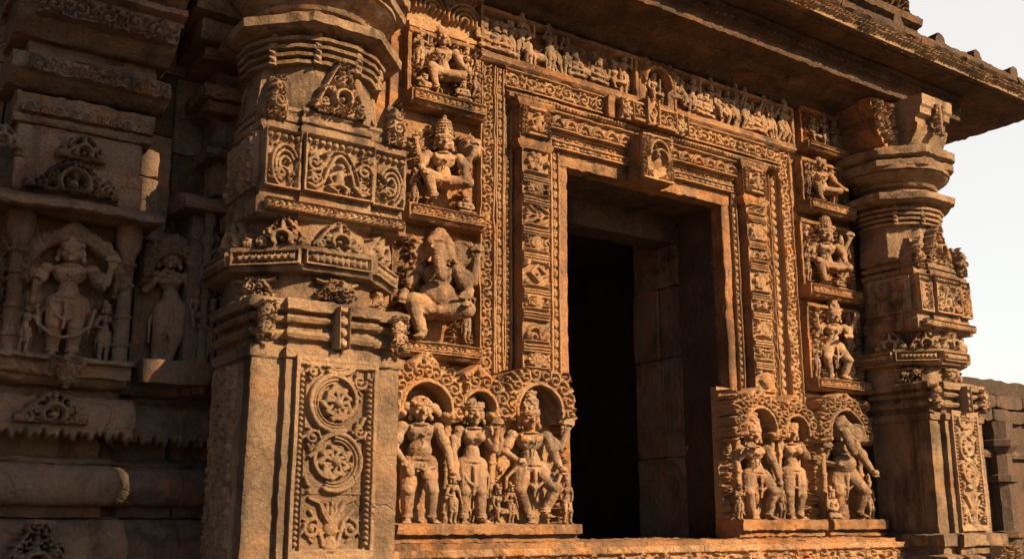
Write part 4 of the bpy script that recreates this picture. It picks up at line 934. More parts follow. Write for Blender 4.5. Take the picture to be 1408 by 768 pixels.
def scroll_panel(parent, x0, x1, z0, z1, y, seed, dx=.0024, mat='pcarve'):
    global GAIN
    GAIN = 1.7
    w = x1 - x0; h = z1 - z0; f = HF(w, h, dx)
    t = .015; f.frame(0, 0, w, h, t, .014); f.frame(t + .026, .032, w - t - .026, h - .032, .007, .012)
    f.rect(0, h - .032, w, h, .020); f.rect(0, 0, w, .032, .020)
    for sx in (t + .013, w - t - .013):
        z = .055
        while z < h - .05: f.disk((sx, z), .0098, .015); z += .0205
    ix0, ix1 = t + .034, w - t - .034; iw = ix1 - ix0; c = w / 2
    # vase with leaves at the foot
    zb = .055; f.line([(c, zb), (c, zb + .03)], .036, .018, .022); f.disk((c, zb + .052), .032, .028); f.seg((c - .02, zb + .075), (c + .02, zb + .075), .008, .008, .018)
    for sx in (-1, 1):
        f.line([(c, zb + .07), (c + sx * .03, zb + .11), (c + sx * .05, zb + .15), (c + sx * .09, zb + .165)], .017, .009, .024, 0, .006)
        f.curl((c + sx * .075, zb + .055), .036, 1.5, 1.3, -sx, .0105, .023, 0, True, .004); f.line([(c + sx * .03, zb), (c + sx * .05, zb + .08), (c + sx * .085, zb + .12)], .012, .009, .02, 0, .004)
        f.seg((c + sx * .014, zb + .10), (c + sx * .018, zb + .145), .012, .009, .018)
    f.seg((c, zb + .1), (c, zb + .15), .013, .009, .02)
    zt = zb + .19; f.seg((ix0, zt - .008), (ix1, zt - .008), .005, .005, .014)
    ze = h - .036; R0 = iw * .455; P = R0 * 1.98; n = 3
    f.H[(f.U > ix0 - .004) & (f.U < ix1 + .004) & (f.Vv > .034) & (f.Vv < ze)] -= .016
    ins = lambda x, y_: ix0 < x < ix1 and zt < y_ < ze
    cs = [(c, zt + R0 * .98 + k * P, -1 if k % 2 else 1) for k in range(n)]
    def ln(pts, r, hh, gr=0):
        pts = [p for p in pts if ix0 - .002 < p[0] < ix1 + .002 and zt - .01 < p[1] < ze]
        if len(pts) > 1: f.line(pts, r, r, hh, -.006, gr)
    for k, (x_, z_, sg) in enumerate(cs):
        for rr, r, hh in ((R0 * .97, .0125, .021), (R0 * .82, .0065, .017), (R0 * .71, .0055, .015)):
            ln([(x_ + sg * rr * math.sin(q), z_ - rr * math.cos(q)) for q in np.linspace(-.35, math.pi * 1.0, 26)], r, hh, .003 if rr == R0 else 0)
        ln([(x_ + sg * R0 * .95 * math.sin(q) * (1 - (q - math.pi) * .15), z_ - R0 * .95 * math.cos(q) * (1 - (q - math.pi) * .15)) for q in np.linspace(math.pi, math.pi * 2.05, 18)], .011, .021, .003)
        ln([(x_ - sg * R0 * (.95 + .12 * e), z_ - R0 * (.75 - .28 * e)) for e in (0, .5, 1)], .010, .018)
        R = random.Random(seed + k)
        for q in range(9):      # many-petalled flower, uneven like hand-cut work
            a = q * math.pi * 2 / 9 + R.uniform(-.12, .12); l_ = R.uniform(.46, .60); p1 = (x_ + R0 * .20 * math.cos(a), z_ + R0 * .20 * math.sin(a)); p2 = (x_ + R0 * l_ * math.cos(a), z_ + R0 * l_ * math.sin(a))
            pm = (x_ + R0 * .38 * math.cos(a - .22 * sg), z_ + R0 * .38 * math.sin(a - .22 * sg)); p2 = (x_ + R0 * l_ * math.cos(a + .42 * sg), z_ + R0 * l_ * math.sin(a + .42 * sg))
            if p2[1] < ze - .014 and pm[1] < ze - .014: f.line([p1, pm, p2], .009, .0135, .021, -.004, .003)
        if z_ < ze - .02: f.disk((x_, z_), R0 * .20, .030, -.002)
        for zz, s2 in ((z_ - P * .5, -sg), (z_ + P * .08, -sg)):
            for e in (0, 1):
                p = (c + s2 * iw * .41, zz + .022 * e)
                if ins(p[0], p[1] + .02): f.seg(p, (p[0] - s2 * .014, p[1] + .018), .0085, .004, .017, -.004)
        p = (c - sg * iw * .39, z_ + P * .40)
        if ins(p[0], p[1] + .02): f.curl(p, iw * .125, 0, 1.3, sg, .0085, .019, -.004, True)
        p = (c + sg * iw * .41, z_ + P * .52)
        if ins(p[0], p[1] + .02): f.curl(p, iw * .11, 0, 1.3, -sg, .008, .019, -.004, True)
    f.erode(.0009, 1, seed, .06)
    GAIN = 2.1
    return f.mesh('scroll_panel', M[mat], (x0, y, z0), XA, NF, parent, .012, amp=.5)

def side_panel(parent, y0, y1, z0, z1, x, seed, mat='pcarve'):
    """carved strip on the face that looks to -X"""
    w = y1 - y0; h = z1 - z0; f = HF(w, h, .0045); f.frame(0, 0, w, h, .018, .005)
    f.band(.02, .02, w - .02, h - .02, 'scroll', .010, 0, seed, 0, True); f.foliage(lambda a, b: .03 < a < w - .03 and .03 < b < h - .03, int(w * h * 900), .034, .014, 0, seed); f.erode(.002, 1, seed, .3)
    return f.mesh('side_panel', M[mat], (x, y1, z0), (0, -1, 0), (-1, 0, 0), parent, .012)

def pillar(label, cx, a, yf, zt, seed, dx, depth=.40, bx=.115):
    """cx centre, a half width, yf front plane, zt lift of the parts above the rings"""
    t = thing('carved_pillar', (cx, yf + .3, 1.0), label, 'pillar', 'carved porch pillars flanking the doorway')
    yb = yf + depth; yc = yf + .30
    pl = lambda aa, w=.6, off=.03: plan_ratha(aa, yf + (a - aa), yb, cx, off, w)
    def st(name, plan, lv, mat='pillar', amp=1.0, cy=yc): m = MB(); m.add(*stack(plan, cx, cy, lv)); return m.build(name, M[mat], t, amp)
    b0 = 1.50 if seed else 1.40
    st('foot_moulding', pl(a), [(1.0, .12), (1.18, .12), (1.2, .06), (1.26, .06), (1.30, .13), (b0 - .10, .13), (b0 - .085, .05), (b0 - .05, .05), (b0 - .04, .085), (b0 + .02, .085), (b0 + .03, .0)], amp=1.6)
    if seed:
        f = HF(.2, .12, dx); f.foliage(lambda x, y: True, 40, .03, .03, 0, 4); f.erode(.002); f.mesh('foot_ornament', M['pcarve'], (cx - .02, yf - .175, b0 - .16), XA, NF, t, .03)
    base = st('base_block', pl(a), [(b0 + .03, 0), (2.185, 0)])
    pw = a * .56
    scroll_panel(base, cx - pw + .003 + (0.02 if not seed else .03), cx + pw + (.018 if not seed else 0), b0 + (.06 if not seed else .04), 2.20 if not seed else 2.245, yf - .030, seed, .0024 if not seed else .0038)
    if not seed: side_panel(base, yf + .07, yf + .36, b0 + .05, 2.17, cx - a - .006, seed + 5)
    # cap moulding with ledges and a carved strap
    cap = st('cap_moulding', pl(a), [(2.185, .004), (2.19, .016), (2.224, .018), (2.232, .0), (2.242, -.028), (2.260, -.028), (2.266, .010), (2.280, .024), (2.294, .014), (2.300, -.024), (2.322, -.026), (2.328, .012), (2.342, .026), (2.352, .014), (2.358, -.012), (2.366, -.012), (2.372, .034), (2.405, .038), (2.415, .026), (2.42, -.03)], amp=1.5)
    f = HF(.045, .16, .003); f.band(0, 0, .045, .16, 'bead', .014, .006, 3, .004, True); f.erode(); f.mesh('carved_strap', M['pcarve'], (cx - .0, yf - .060, 2.235), XA, NF, cap, .04)
    for sx in (-1, 1):
        f = HF(.075, .15, .003, -.01); f.foliage(lambda x, y: True, 14, .026, .022, .0, seed + sx); f.curl((.037, .05), .028, 0, 1.3, sx, .01, .02); f.curl((.037, .11), .022, 0, 1.3, -sx, .009, .02); f.erode()
        f.mesh('corner_leaf', M['pcarve'], (cx + sx * (a - .03) - .037, yf - .028, 2.245), XA, NF, cap, .03, cut=True)
    # lower drum
    Rd = .312 * a / .3075; Rd = max(Rd, .29)
    dr = st('drum', plan_ngon(36, Rd, cx, yc), [(2.40, .0), (2.53, -.004), (2.60, -.004), (2.76, .0)], amp=.9)
    for k, a0 in enumerate((-.95, .04, .95)):
        f = HF(.17, .085, dx, -.006); f.foliage(lambda x, y: abs(x - .085) < .03 + (.085 - y) * .9 * (1 if k == 1 else .7), 16, .026, .018, .002, seed + k)
        for sx in (-1, 1): f.curl((.085 + sx * .028, .05), .02, 0, 1.3, sx, .007, .018, .002)
        f.line([(.0, .078), (.03, .07), (.06, .078), (.11, .078), (.14, .068), (.17, .078)], .008, .008, .014, .002); f.erode(.001, 1, k)
        f.mesh('drum_carving', M['pcarve'], (0, 0, 2.425), XA, NF, dr, .01, path=arc(cx, yc, Rd, a0 - .27, a0 + .27), cut=True)
    # octagonal band
    Ro = Rd + .042; o8 = plan_ngon(8, Ro / math.cos(math.pi / 8) * .985, cx, yc)
    bd = st('octagonal_band', o8, [(2.525, -.02), (2.528, .0), (2.545, .012), (2.55, .0), (2.603, .0), (2.607, .012), (2.622, .010), (2.626, -.03)])
    ap = Ro * .985
    fw = 2 * ap * math.tan(math.pi / 8)
    for k in (-2, -1, 0, 1, 2):
        ang = k * math.pi / 4; nx, ny = math.sin(ang), -math.cos(ang); ux, uy = math.cos(ang), math.sin(ang)
        f = HF(fw - .01, .056, dx); f.frame(0, 0, fw - .01, .056, .006, .012)
        for q in range(9): f.disk((.035 + q * (fw - .08) / 8, .028), .014, .014); f.seg((.035 + (q + .5) * (fw - .08) / 8, .014), (.035 + (q + .5) * (fw - .08) / 8, .042), .006, .006, .010)
        f.erode(.001, 1, k + 3)
        f.mesh('band_carving', M['pcarve'], (cx + nx * (ap + .002) - ux * (fw - .01) / 2, yc + ny * (ap + .002) - uy * (fw - .01) / 2, 2.549), (ux, uy, 0), (nx, ny, 0), bd, .01)
    for k, a0 in enumerate((-1.25, -.62, .0, .68)):
        gable(dr, 'gable_ornament', 'pcarve', cx, 2.622, .20, .115 if k != 1 else .12, path=arc(cx, yc, Rd + .002, a0 - .31, a0 + .31), seed=seed + k, dx=dx, hh=.026)
    # square block
    aw = a * 1.0; yfb = yf
    plb = plan_ratha(aw, yfb + .012, yb - .02, cx, .022, .50)
    bl = st('square_block', plb, [(2.735, -.03), (2.742, .018), (2.80, .022), (2.815, .004), (2.845, .0), (3.085, .0), (3.095, .014), (3.118, .014), (3.125, -.02), (3.13, -.02)], cy=yf + depth / 2, amp=1.1)
    fy = yfb + .012
    def blk(x0, x1, y, k):
        w = x1 - x0; f = HF(w, .235, dx); f.frame(0, 0, w, .235, .009, .016)
        f.band(.008, .196, w - .008, .226, 'bead', .014, 0, k, 0, False)
        if w > .2:
            c = w / 2
            f.line([(.02, .03), (.05, .02), (.085, .05), (.10, .10), (.13, .155), (c, .168), (w - .13, .155), (w - .10, .10), (w - .085, .05), (w - .05, .02), (w - .02, .03)], .0085, .0085, .018, 0, .004)
            f.line([(.03, .055), (.06, .05), (.082, .12), (.12, .18), (c, .186), (w - .12, .18), (w - .082, .12), (w - .06, .05), (w - .03, .055)], .006, .006, .015)
            for sx in (-1, 1):
                f.curl((c + sx * w * .36, .12), .034, 0, 1.4, sx, .009, .018, 0, True, .004); f.curl((c + sx * w * .34, .05), .024, 0, 1.3, -sx, .008, .018, 0, True); f.curl((c + sx * w * .43, .17), .018, 0, 1.1, sx, .007, .016)
            f.disk((c, .118), .018, .024); f.seg((c, .09), (c, .06), .02, .024, .02); f.line([(c - .02, .09), (c - .045, .075), (c - .03, .05)], .009, .008, .016); f.line([(c + .02, .09), (c + .045, .1), (c + .04, .13)], .009, .008, .016)
            f.line([(c, .05), (c - .04, .035), (c - .01, .02)], .012, .009, .017); f.line([(c, .05), (c + .04, .035), (c + .03, .015)], .012, .009, .017)
        else:
            c = w / 2
            for q, r_ in enumerate((.05, .036, .022)): f.line([(c + r_ * 1.05 * math.cos(b) * (1 if k else -1) + (0.01), .09 + r_ * 1.7 * math.sin(b)) for b in np.linspace(-1.2, 2.6, 16)], .0075, .0075, .016, 0, .003)
            f.curl((c, .06), .026, 0, 1.3, 1, .008, .017)
        f.foliage(lambda x, y: .015 < x < w - .015 and .015 < y < .19, int(w * 90), .02, .012, 0, k + 7); f.erode(.001, 1, k, .1)
        f.mesh('block_carving', M['pcarve'], (x0, y, 2.848), XA, NF, bl, .01)
    blk(cx - aw * .5 + .004, cx + aw * .5 - .004, fy - .024, 3); blk(cx - aw + .004, cx - aw * .5 - .004, fy - .002, 0); blk(cx + aw * .5 + .004, cx + aw - .004, fy - .002, 1)
    hband(cx - aw + .01, cx + aw - .01, 2.755, 2.795, 'leaf', fy - .046, .008, 'pcarve', bl, .003, dx, .02, 'block_foot_carving')
    side_panel(bl, yf + .04, yf + .35, 2.85, 3.08, cx - aw - .008, seed + 8)
    # cornice and tapering octagon
    st('cornice', plan_ratha(a * .93, yf + .03, yb - .03, cx, .02, .5), [(3.128, -.01), (3.14, .028), (3.158, .03), (3.165, .0), (3.178, .0), (3.186, .02), (3.20, .014), (3.205, -.02)], cy=yf + depth / 2, amp=1.6)
    Rn = .285 * a / .3075; Rn = max(Rn, .265)
    nk = st('tapered_neck', plan_ngon(8, Rn * 1.06, cx, yc), [(3.195, .0), (3.36 + zt * .5, -.022), (3.40 + zt * .5, -.03)])
    gable(nk, 'gable_ornament', 'pcarve', cx + .0, 3.195, .235, .24, y=yc - Rn * 1.06 * math.cos(math.pi / 8) + .004, seed=seed + 20, dx=dx, hh=.032)
    for sx, k in ((-1, 0), (1, 1)):   # corner leaves: thick upright blocks at the corners
        x = cx + sx * (a - .045)
        m = MB(); m.add(*stack([(x - .035, yf + .1), (x - .035, yf + .02), (x + .035, yf + .02), (x + .035, yf + .1)], x, yf + .06, [(3.12, .012), (3.24, .006), (3.28, -.01), (3.32, -.03)], .015)); cl = m.build('corner_acroterion', M['pillar'], t, 1.5)
        f = HF(.085, .19, dx, -.008); f.foliage(lambda p, q: abs(p - .042) < .04 * (1.25 - q / .19), 26, .024, .018, 0, seed + k); f.curl((.042, .07), .03, 0, 1.5, sx, .009, .024); f.curl((.04, .13), .022, 0, 1.3, -sx, .008, .022); f.erode()
        f.mesh('corner_leaf', M['pcarve'], (x - .042, yf + .010, 3.125), XA, NF, cl, .02, cut=True)
    # ribbed rings
    z = 3.365 + zt * .7; lv = [(z - .02, -.01)]
    for k in range(4): lv += [(z, -.012 + .008 * k), (z + .004, .022 + .008 * k), (z + .018, .024 + .008 * k), (z + .022, -.008 + .008 * k), (z + .030, -.008 + .008 * k)]; z += .031
    rg = st('ring_moulding', plan_ngon(16, Rn * .97, cx, yc), lv, amp=.7)
    for k in range(4):
        ang = (-.95, -.32, .3, .9)[k]; rr = Rn + .012; f = HF(.03, .13, dx); f.band(0, 0, .03, .13, 'rope', .008, .004, 1, 0, True); nx, ny = math.sin(ang), -math.cos(ang); ux, uy = math.cos(ang), math.sin(ang)
        f.mesh('ring_strap', M['pcarve'], (cx + nx * rr - ux * .015, yc + ny * rr - uy * .015, 3.365 + zt * .7), (ux, uy, 0), (nx, ny, 0), rg, .04)
    # octagonal disc
    z = 3.475 + zt; Rk = .375 if not seed else .365
    st('octagonal_disc', plan_ngon(8, Rk * 1.05, cx, yc), [(z - .03, -.12), (z - .012, -.10), (z - .008, -.085), (z + .004, -.10), (z + .01, -.04), (z + .018, .0), (z + .055, .004), (z + .066, -.02), (z + .08, -.09), (z + .09, -.15)], amp=1.5)
    # bell and upper plate
    z += .085
    st('bell_capital', plan_ngon(40, .255, cx, yc), [(z, -.02), (z + .008, .0), (z + .02, .0), (z + .024, -.02), (z + .038, -.02), (z + .044, .018), (z + .058, .03), (z + .064, .012), (z + .074, .02), (z + .095, .06), (z + .118, .10), (z + .124, .085), (z + .130, .108), (z + .158, .108)])
    z += .155
    st('abacus_plate', plan_ngon(8, (.405 if not seed else .39), cx, yc), [(z - .01, -.03), (z, .0), (z + .03, .005), (z + .04, -.005), (z + .048, -.03), (z + .058, .0), (z + .066, .02), (z + .10, .022), (z + .115, .02), (z + .12, -.02)], amp=2.2)
    z += .118
    # cross-shaped bracket capital with curled undersides
    ztop = 4.27; hw = .17
    core = st('bracket_core', [(cx - hw, yc + hw), (cx - hw, yc - hw), (cx + hw, yc - hw), (cx + hw, yc + hw)], [(z - .01, 0), (ztop, 0)], cy=yc)
    H_ = ztop - z
    for ang in (0, -math.pi / 2, math.pi / 2):
        if ang > 0 and not seed: continue
        L_ = .20
        prof = [(0, 0), (L_ * .35, .01), (L_ * .62, H_ * .12), (L_ * .82, H_ * .3), (L_ * .88, H_ * .44), (L_ * .80, H_ * .48), (L_ * .82, H_ * .58), (L_ * 1.0, H_ * .62), (L_ * 1.02, H_ * .74), (L_ * 1.1, H_ * .78), (L_ * 1.12, H_ * .98), (0, H_ * .98)]
        V, F = extrude([(p[0], p[1]) for p in prof], -hw + .004, hw - .004, 'x')   # x lateral, y outward, z up
        V = np.array(V); ca, sa = math.cos(ang), math.sin(ang)
        X = V[:, 0]; O_ = V[:, 1] + hw - .005
        Vw = np.stack([cx + O_ * sa + X * ca, yc - O_ * ca + X * sa, z + V[:, 2] + .002], 1)
        m = MB(); m.add(Vw, F); br = m.build('bracket_arm', M['pillar'] if ang == 0 else M['wall'], t, 1.3)
        f = HF(.07, H_ * .6, dx, -.008); f.foliage(lambda p, q: True, 24, .022, .02, 0, 3); f.line([(.035, .01), (.035, H_ * .58)], .012, .012, .02); f.erode()
        if ang:
            g = HF(L_, H_ * .9, dx, -.004); g.foliage(lambda p, q: q > H_ * .5 * (p / L_) ** 2 + .02, 46, .03, .022, 0, 9); g.erode(.001); x0_ = cx - hw - L_ + .0 if ang < 0 else cx + hw
            g2 = g.H[:, ::-1].copy() if ang < 0 else g.H; g.H = g2
            g.mesh('bracket_ornament', M['pcarve'], (x0_, yc - hw + .002, z + .01), XA, NF, br, .01, cut=True)
        if ang == 0: f.mesh('bracket_ornament', M['pcarve'], (cx - .035, yc - hw - .2, z + H_ * .25), XA, NF, br, .03, cut=True)
    return t
pillar('big carved pillar left of the doorway, its scroll panel brightly lit', 1.6425, .3075, 3.60, 0.06, 0, .003)
pillar('carved pillar at the right end under the eave, standing against the pale sky', 5.80, .275, 3.60, .09, 3, .0042)

# ================================================================ BEAM, EAVE AND ROOF
ev = thing('roof_eave', (4.0, 3.7, 4.2), 'wide stone eave with a lace-carved edge over the whole porch', 'eave')
def ext(name, prof, x0, x1, mat, amp=1.5, parent=None, d=.03):
    m = MB(); m.add(*extrude(prof, x0, x1, 'x', d)); return m.build(name, M[mat], parent or ev, amp)
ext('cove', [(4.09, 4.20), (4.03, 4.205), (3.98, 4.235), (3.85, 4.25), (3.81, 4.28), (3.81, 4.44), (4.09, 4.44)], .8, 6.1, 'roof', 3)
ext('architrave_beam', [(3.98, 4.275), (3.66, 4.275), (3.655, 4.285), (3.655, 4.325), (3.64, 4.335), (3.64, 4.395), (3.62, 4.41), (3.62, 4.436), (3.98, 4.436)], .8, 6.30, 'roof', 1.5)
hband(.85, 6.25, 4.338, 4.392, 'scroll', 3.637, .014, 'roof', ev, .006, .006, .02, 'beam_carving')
# slab: flat underside, sloping top
EP = [(4.6, 4.438), (3.44, 4.438), (3.425, 4.445), (3.42, 4.46), (3.42, 4.52), (3.40, 4.532), (3.385, 4.545), (3.385, 4.578), (3.40, 4.59), (3.9, 4.70), (4.6, 4.78)]
R = random.Random(6); xa = .7
while xa < 7.0:
    xb = min(7.06, xa + R.uniform(.75, 1.15)); xb = 7.06 if 7.06 - xb < .4 else xb; dz = R.uniform(-.004, .004)
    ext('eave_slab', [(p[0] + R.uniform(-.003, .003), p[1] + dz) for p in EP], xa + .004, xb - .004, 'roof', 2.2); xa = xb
hband(.72, 7.05, 4.447, 4.522, 'drip', 3.415, .022, 'edge', ev, 0, .0055, .02, 'lace_edge')
f = HF(1.1, .075, .006); f.band(0, 0, 1.1, .075, 'drip', .018, 0, 4, 0, False); f.erode(.001, 1); f.mesh('lace_edge', M['edge'], (7.065, 3.43, 4.447), (0, 1, 0), (1, 0, 0), ev, .02)
ext('slab_joint', [(3.46, 4.428), (3.60, 4.428), (3.60, 4.4375), (3.46, 4.4375)], .8, 6.9, 'roof', 1.5)
for i, x in enumerate((5.74, 6.16, 6.62, 5.30)):
    m = MB(); m.add(*extrude([(x - .05, 4.56), (x - .045, 4.625), (x - .03, 4.66), (x + .0, 4.672), (x + .035, 4.66), (x + .05, 4.62), (x + .055, 4.56)], 3.41, 3.52, 'y', .02)); m.build('edge_knob', M['roof'], ev, 2.2)
rt = thing('roof_tier', (5.0, 3.9, 4.7), 'stepped carved roof tier rising above the eave', 'roof tier')
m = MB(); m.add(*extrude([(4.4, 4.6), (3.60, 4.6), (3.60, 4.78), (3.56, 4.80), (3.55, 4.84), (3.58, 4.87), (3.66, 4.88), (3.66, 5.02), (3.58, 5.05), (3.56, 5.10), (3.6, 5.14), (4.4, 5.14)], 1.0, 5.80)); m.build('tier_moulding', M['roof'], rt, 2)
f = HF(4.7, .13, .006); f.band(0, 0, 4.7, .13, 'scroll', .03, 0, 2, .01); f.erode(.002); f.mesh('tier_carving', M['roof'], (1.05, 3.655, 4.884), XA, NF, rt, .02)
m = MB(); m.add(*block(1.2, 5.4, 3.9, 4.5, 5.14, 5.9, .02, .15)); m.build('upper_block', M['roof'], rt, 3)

# ================================================================ LEFT SHRINE WALL (in shade)
sw = thing('shrine_wall', (.4, 4.2, 1.0), 'dark weathered shrine wall of stacked mouldings left of the big pillar', 'wall')
XL, XR = -1.2, 1.03
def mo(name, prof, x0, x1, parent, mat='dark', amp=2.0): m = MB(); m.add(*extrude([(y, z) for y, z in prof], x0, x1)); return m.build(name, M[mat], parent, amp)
def bay(parent, x0, x1, Y, e=0.0, top=True):
    """the stacked mouldings of one wall bay whose face is at Y"""
    mo('base_course', [(Y + .3, 1.0), (Y - .10, 1.0), (Y - .12, 1.35), (Y - .12, 1.52), (Y - .05, 1.60), (Y + .3, 1.62)], x0, x1 + .03, parent)
    mo('recess', [(Y + .3, 1.61), (Y + .0, 1.61), (Y + .0, 1.66), (Y + .3, 1.66)], x0, x1 - .05, parent)
    r = .075; ys = Y - .05; zs = 1.728
    P = [(Y + .3, zs - r)] + [(ys - r * math.cos(q), zs - r * math.sin(q)) for q in np.linspace(math.pi / 2, -math.pi / 2, 14)] + [(Y + .3, zs + r)]
    V, F = extrude(P, x0, x1 + .01, 'x'); V = np.array(V)
    g = np.clip((V[:, 0] - (x1 - .055)) / .065, 0, 1); k = np.sqrt(np.clip(1 - g * g, .02, 1)); front = V[:, 1] < Y + .2
    V[:, 2] = np.where(front, zs + (V[:, 2] - zs) * k, V[:, 2]); V[:, 1] = np.where(front, ys + (V[:, 1] - ys) * k, V[:, 1])
    m = MB(); m.add(V, F); m.build('torus_moulding', M['dark'], parent, 1.2)
    mo('sloping_course', [(Y + .3, 1.80), (Y + .0, 1.80), (Y - .02, 1.815), (Y + .02, 1.83), (Y + .06, 1.84), (Y + .3, 1.84)], x0, x1 - .02, parent)
    mo('deep_recess', [(Y + .3, 1.838), (Y + .09, 1.838), (Y + .09, 1.935), (Y + .3, 1.935)], x0, x1 - .06, parent)
    mo('drip_cornice', [(Y + .3, 1.93), (Y - .06, 1.93), (Y - .085, 1.94), (Y - .08, 1.985), (Y - .05, 2.03), (Y - .01, 2.055), (Y + .3, 2.06)], x0, x1 + .03, parent)
    f = HF(x1 + .02 - x0, .06, .0045, -.012); s_ = f.U; L = .5 + .5 * np.sin(s_ * 150) * np.sin(s_ * 57 + 1); a = f.Vv > .045 - .04 * np.abs(L); f.H[a] = .012; f.erode(.002, 1); f.mesh('lace_drip', M['dark'], (x0, Y - .085, 1.882), XA, NF, parent, .02, cut=True)
    mo('plinth_course', [(Y + .3, 2.055), (Y + .06, 2.055), (Y + .06, 2.09), (Y + .0, 2.10), (Y - .02, 2.115), (Y - .02, 2.145), (Y + .02, 2.15), (Y + .3, 2.15)], x0, x1 - .0, parent)
    mo('niche_back', [(Y + .3, 2.14), (Y + .14, 2.14), (Y + .14, 2.80), (Y + .3, 2.80)], x0, x1, parent)
def upper(parent, x0, x1, Y):
    mo('awning_slab', [(Y + .3, 2.765), (Y - .14, 2.742), (Y - .155, 2.748), (Y - .15, 2.775), (Y - .02, 2.825), (Y + .3, 2.83)], x0 - .06, x1 + .06, parent, 'dark', 2.5)
    solid('wall_course', x0, x1 - .0, Y - .01, Y + .3, 2.83, 2.962, M['dark'], parent, .006, .03, 1.4)
    solid('wall_course', x0, x1 - .01, Y + .005, Y + .3, 2.968, 3.105, M['dark'], parent, .006, .03, 1.4)
    solid('corner_stone', x1 + .002, x1 + .085, Y + .07, Y + .3, 2.83, 3.0, M['dark'], parent, .01, .03, 2)
    solid('corner_stone', x1 + .002, x1 + .08, Y + .07, Y + .3, 3.005, 3.12, M['dark'], parent, .01, .03, 2)
    mo('cyma', [(Y + .3, 3.108), (Y - .01, 3.108), (Y - .02, 3.12), (Y - .02, 3.135), (Y - .005, 3.14), (Y - .035, 3.17), (Y - .05, 3.20), (Y - .05, 3.215), (Y + .01, 3.225), (Y + .3, 3.225)], x0 - .02, x1 + .02, parent)
    mo('carved_cornice', [(Y + .3, 3.25), (Y - .0, 3.25), (Y - .06, 3.27), (Y - .10, 3.30), (Y - .105, 3.345), (Y - .08, 3.365), (Y + .3, 3.37)], x0 - .06, x1 + .06, parent)
    hband(x0, x1 + .05, 3.285, 3.345, 'scroll', Y - .105, .014, 'dark', parent, 0, .0055, .02, 'cornice_carving')
    hband(x0, x1 + .015, 3.145, 3.20, 'petal', Y - .03, .010, 'dark', parent, 0, .0055, .03, 'cyma_carving')
    mo('neck_course', [(Y + .3, 3.372), (Y + .0, 3.372), (Y - .03, 3.385), (Y - .03, 3.41), (Y - .0, 3.42), (Y + .0, 3.45), (Y + .3, 3.45)], x0, x1 + .02, parent)
    mo('carved_cornice', [(Y + .3, 3.45), (Y - .04, 3.45), (Y - .12, 3.49), (Y - .16, 3.54), (Y - .16, 3.60), (Y + .3, 3.60)], x0 - .06, x1 + .06, parent)
    hband(x0, x1 + .05, 3.50, 3.59, 'scroll', Y - .162, .02, 'dark', parent, 0, .0055, .02, 'cornice_carving')
    mo('fillet', [(Y + .3, 3.605), (Y - .13, 3.605), (Y - .13, 3.625), (Y - .18, 3.635), (Y - .18, 3.66), (Y - .14, 3.67), (Y + .3, 3.67)], x0 - .08, x1 + .08, parent)
    mo('carved_cornice', [(Y + .3, 3.675), (Y - .12, 3.675), (Y - .22, 3.72), (Y - .26, 3.80), (Y - .26, 3.86), (Y + .3, 3.86)], x0 - .08, x1 + .08, parent)
    hband(x0, x1 + .07, 3.74, 3.85, 'scroll', Y - .262, .022, 'dark', parent, 0, .006, .02, 'cornice_carving')
    mo('upper_mass', [(Y + .3, 3.865), (Y - .2, 3.865), (Y - .3, 4.0), (Y - .3, 5.2), (Y + .3, 5.2)], x0, x1 + .08, parent)
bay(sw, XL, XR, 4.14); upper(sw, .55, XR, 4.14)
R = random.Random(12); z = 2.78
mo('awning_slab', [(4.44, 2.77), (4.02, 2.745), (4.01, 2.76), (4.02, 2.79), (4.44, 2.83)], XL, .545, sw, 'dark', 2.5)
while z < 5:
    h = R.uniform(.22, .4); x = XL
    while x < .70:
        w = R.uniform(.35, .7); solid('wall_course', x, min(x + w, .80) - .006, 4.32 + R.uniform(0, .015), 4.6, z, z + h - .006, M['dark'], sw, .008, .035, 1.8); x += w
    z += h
gable(sw, 'gable_ornament', 'dark', .76, 2.835, .36, .13, y=4.128, seed=61, dx=.004, hh=.035)
gable(sw, 'gable_ornament', 'dark', .79, 2.985, .2, .105, y=4.143, seed=62, dx=.004, hh=.025)
gable(sw, 'gable_ornament', 'dark', .50, 2.985, .16, .085, y=4.143, seed=66, dx=.004, hh=.02)
gable(sw, 'gable_ornament', 'dark', .76, 1.945, .26, .115, y=4.062, seed=63, dx=.004, hh=.03)
gable(sw, 'gable_ornament', 'dark', .74, 1.40, .28, .19, y=4.018, seed=64, dx=.004, hh=.035)
# the deity niche of the shrine wall
D1 = body(.50, 'stand', 'crown', [(-1, (-.20, -.02, .12), (-.19, -.10, .13), 'club'), (1, (.20, -.02, .12), (.19, -.10, .12), 'conch'), (-1, (-.22, .0, .17), (-.25, -.02, .30), 'disc'), (1, (.22, .0, .17), (.25, -.02, .30), 'lotus')], vox=.0068, seed=27,
          attrs=[('path', [(-.17, -.03, .42), (-.15, -.06, .27), (-.07, -.09, .18), (.0, -.10, .16), (.07, -.09, .18), (.15, -.06, .27), (.17, -.03, .42)], (.014, .014))])
D2 = body(.49, 'stand', 'bun', [(-1, (-.17, -.02, .14), (-.08, -.09, .24), None), (1, (.17, -.02, .18), (.14, -.06, .36), None)], female=True, lean=-.035, legs=[(-.05, (-.07, -.04, .27), (-.08, 0, .045), -.1), (.05, (.05, -.04, .27), (.0, 0, .045), .1)], vox=.0085, seed=28)
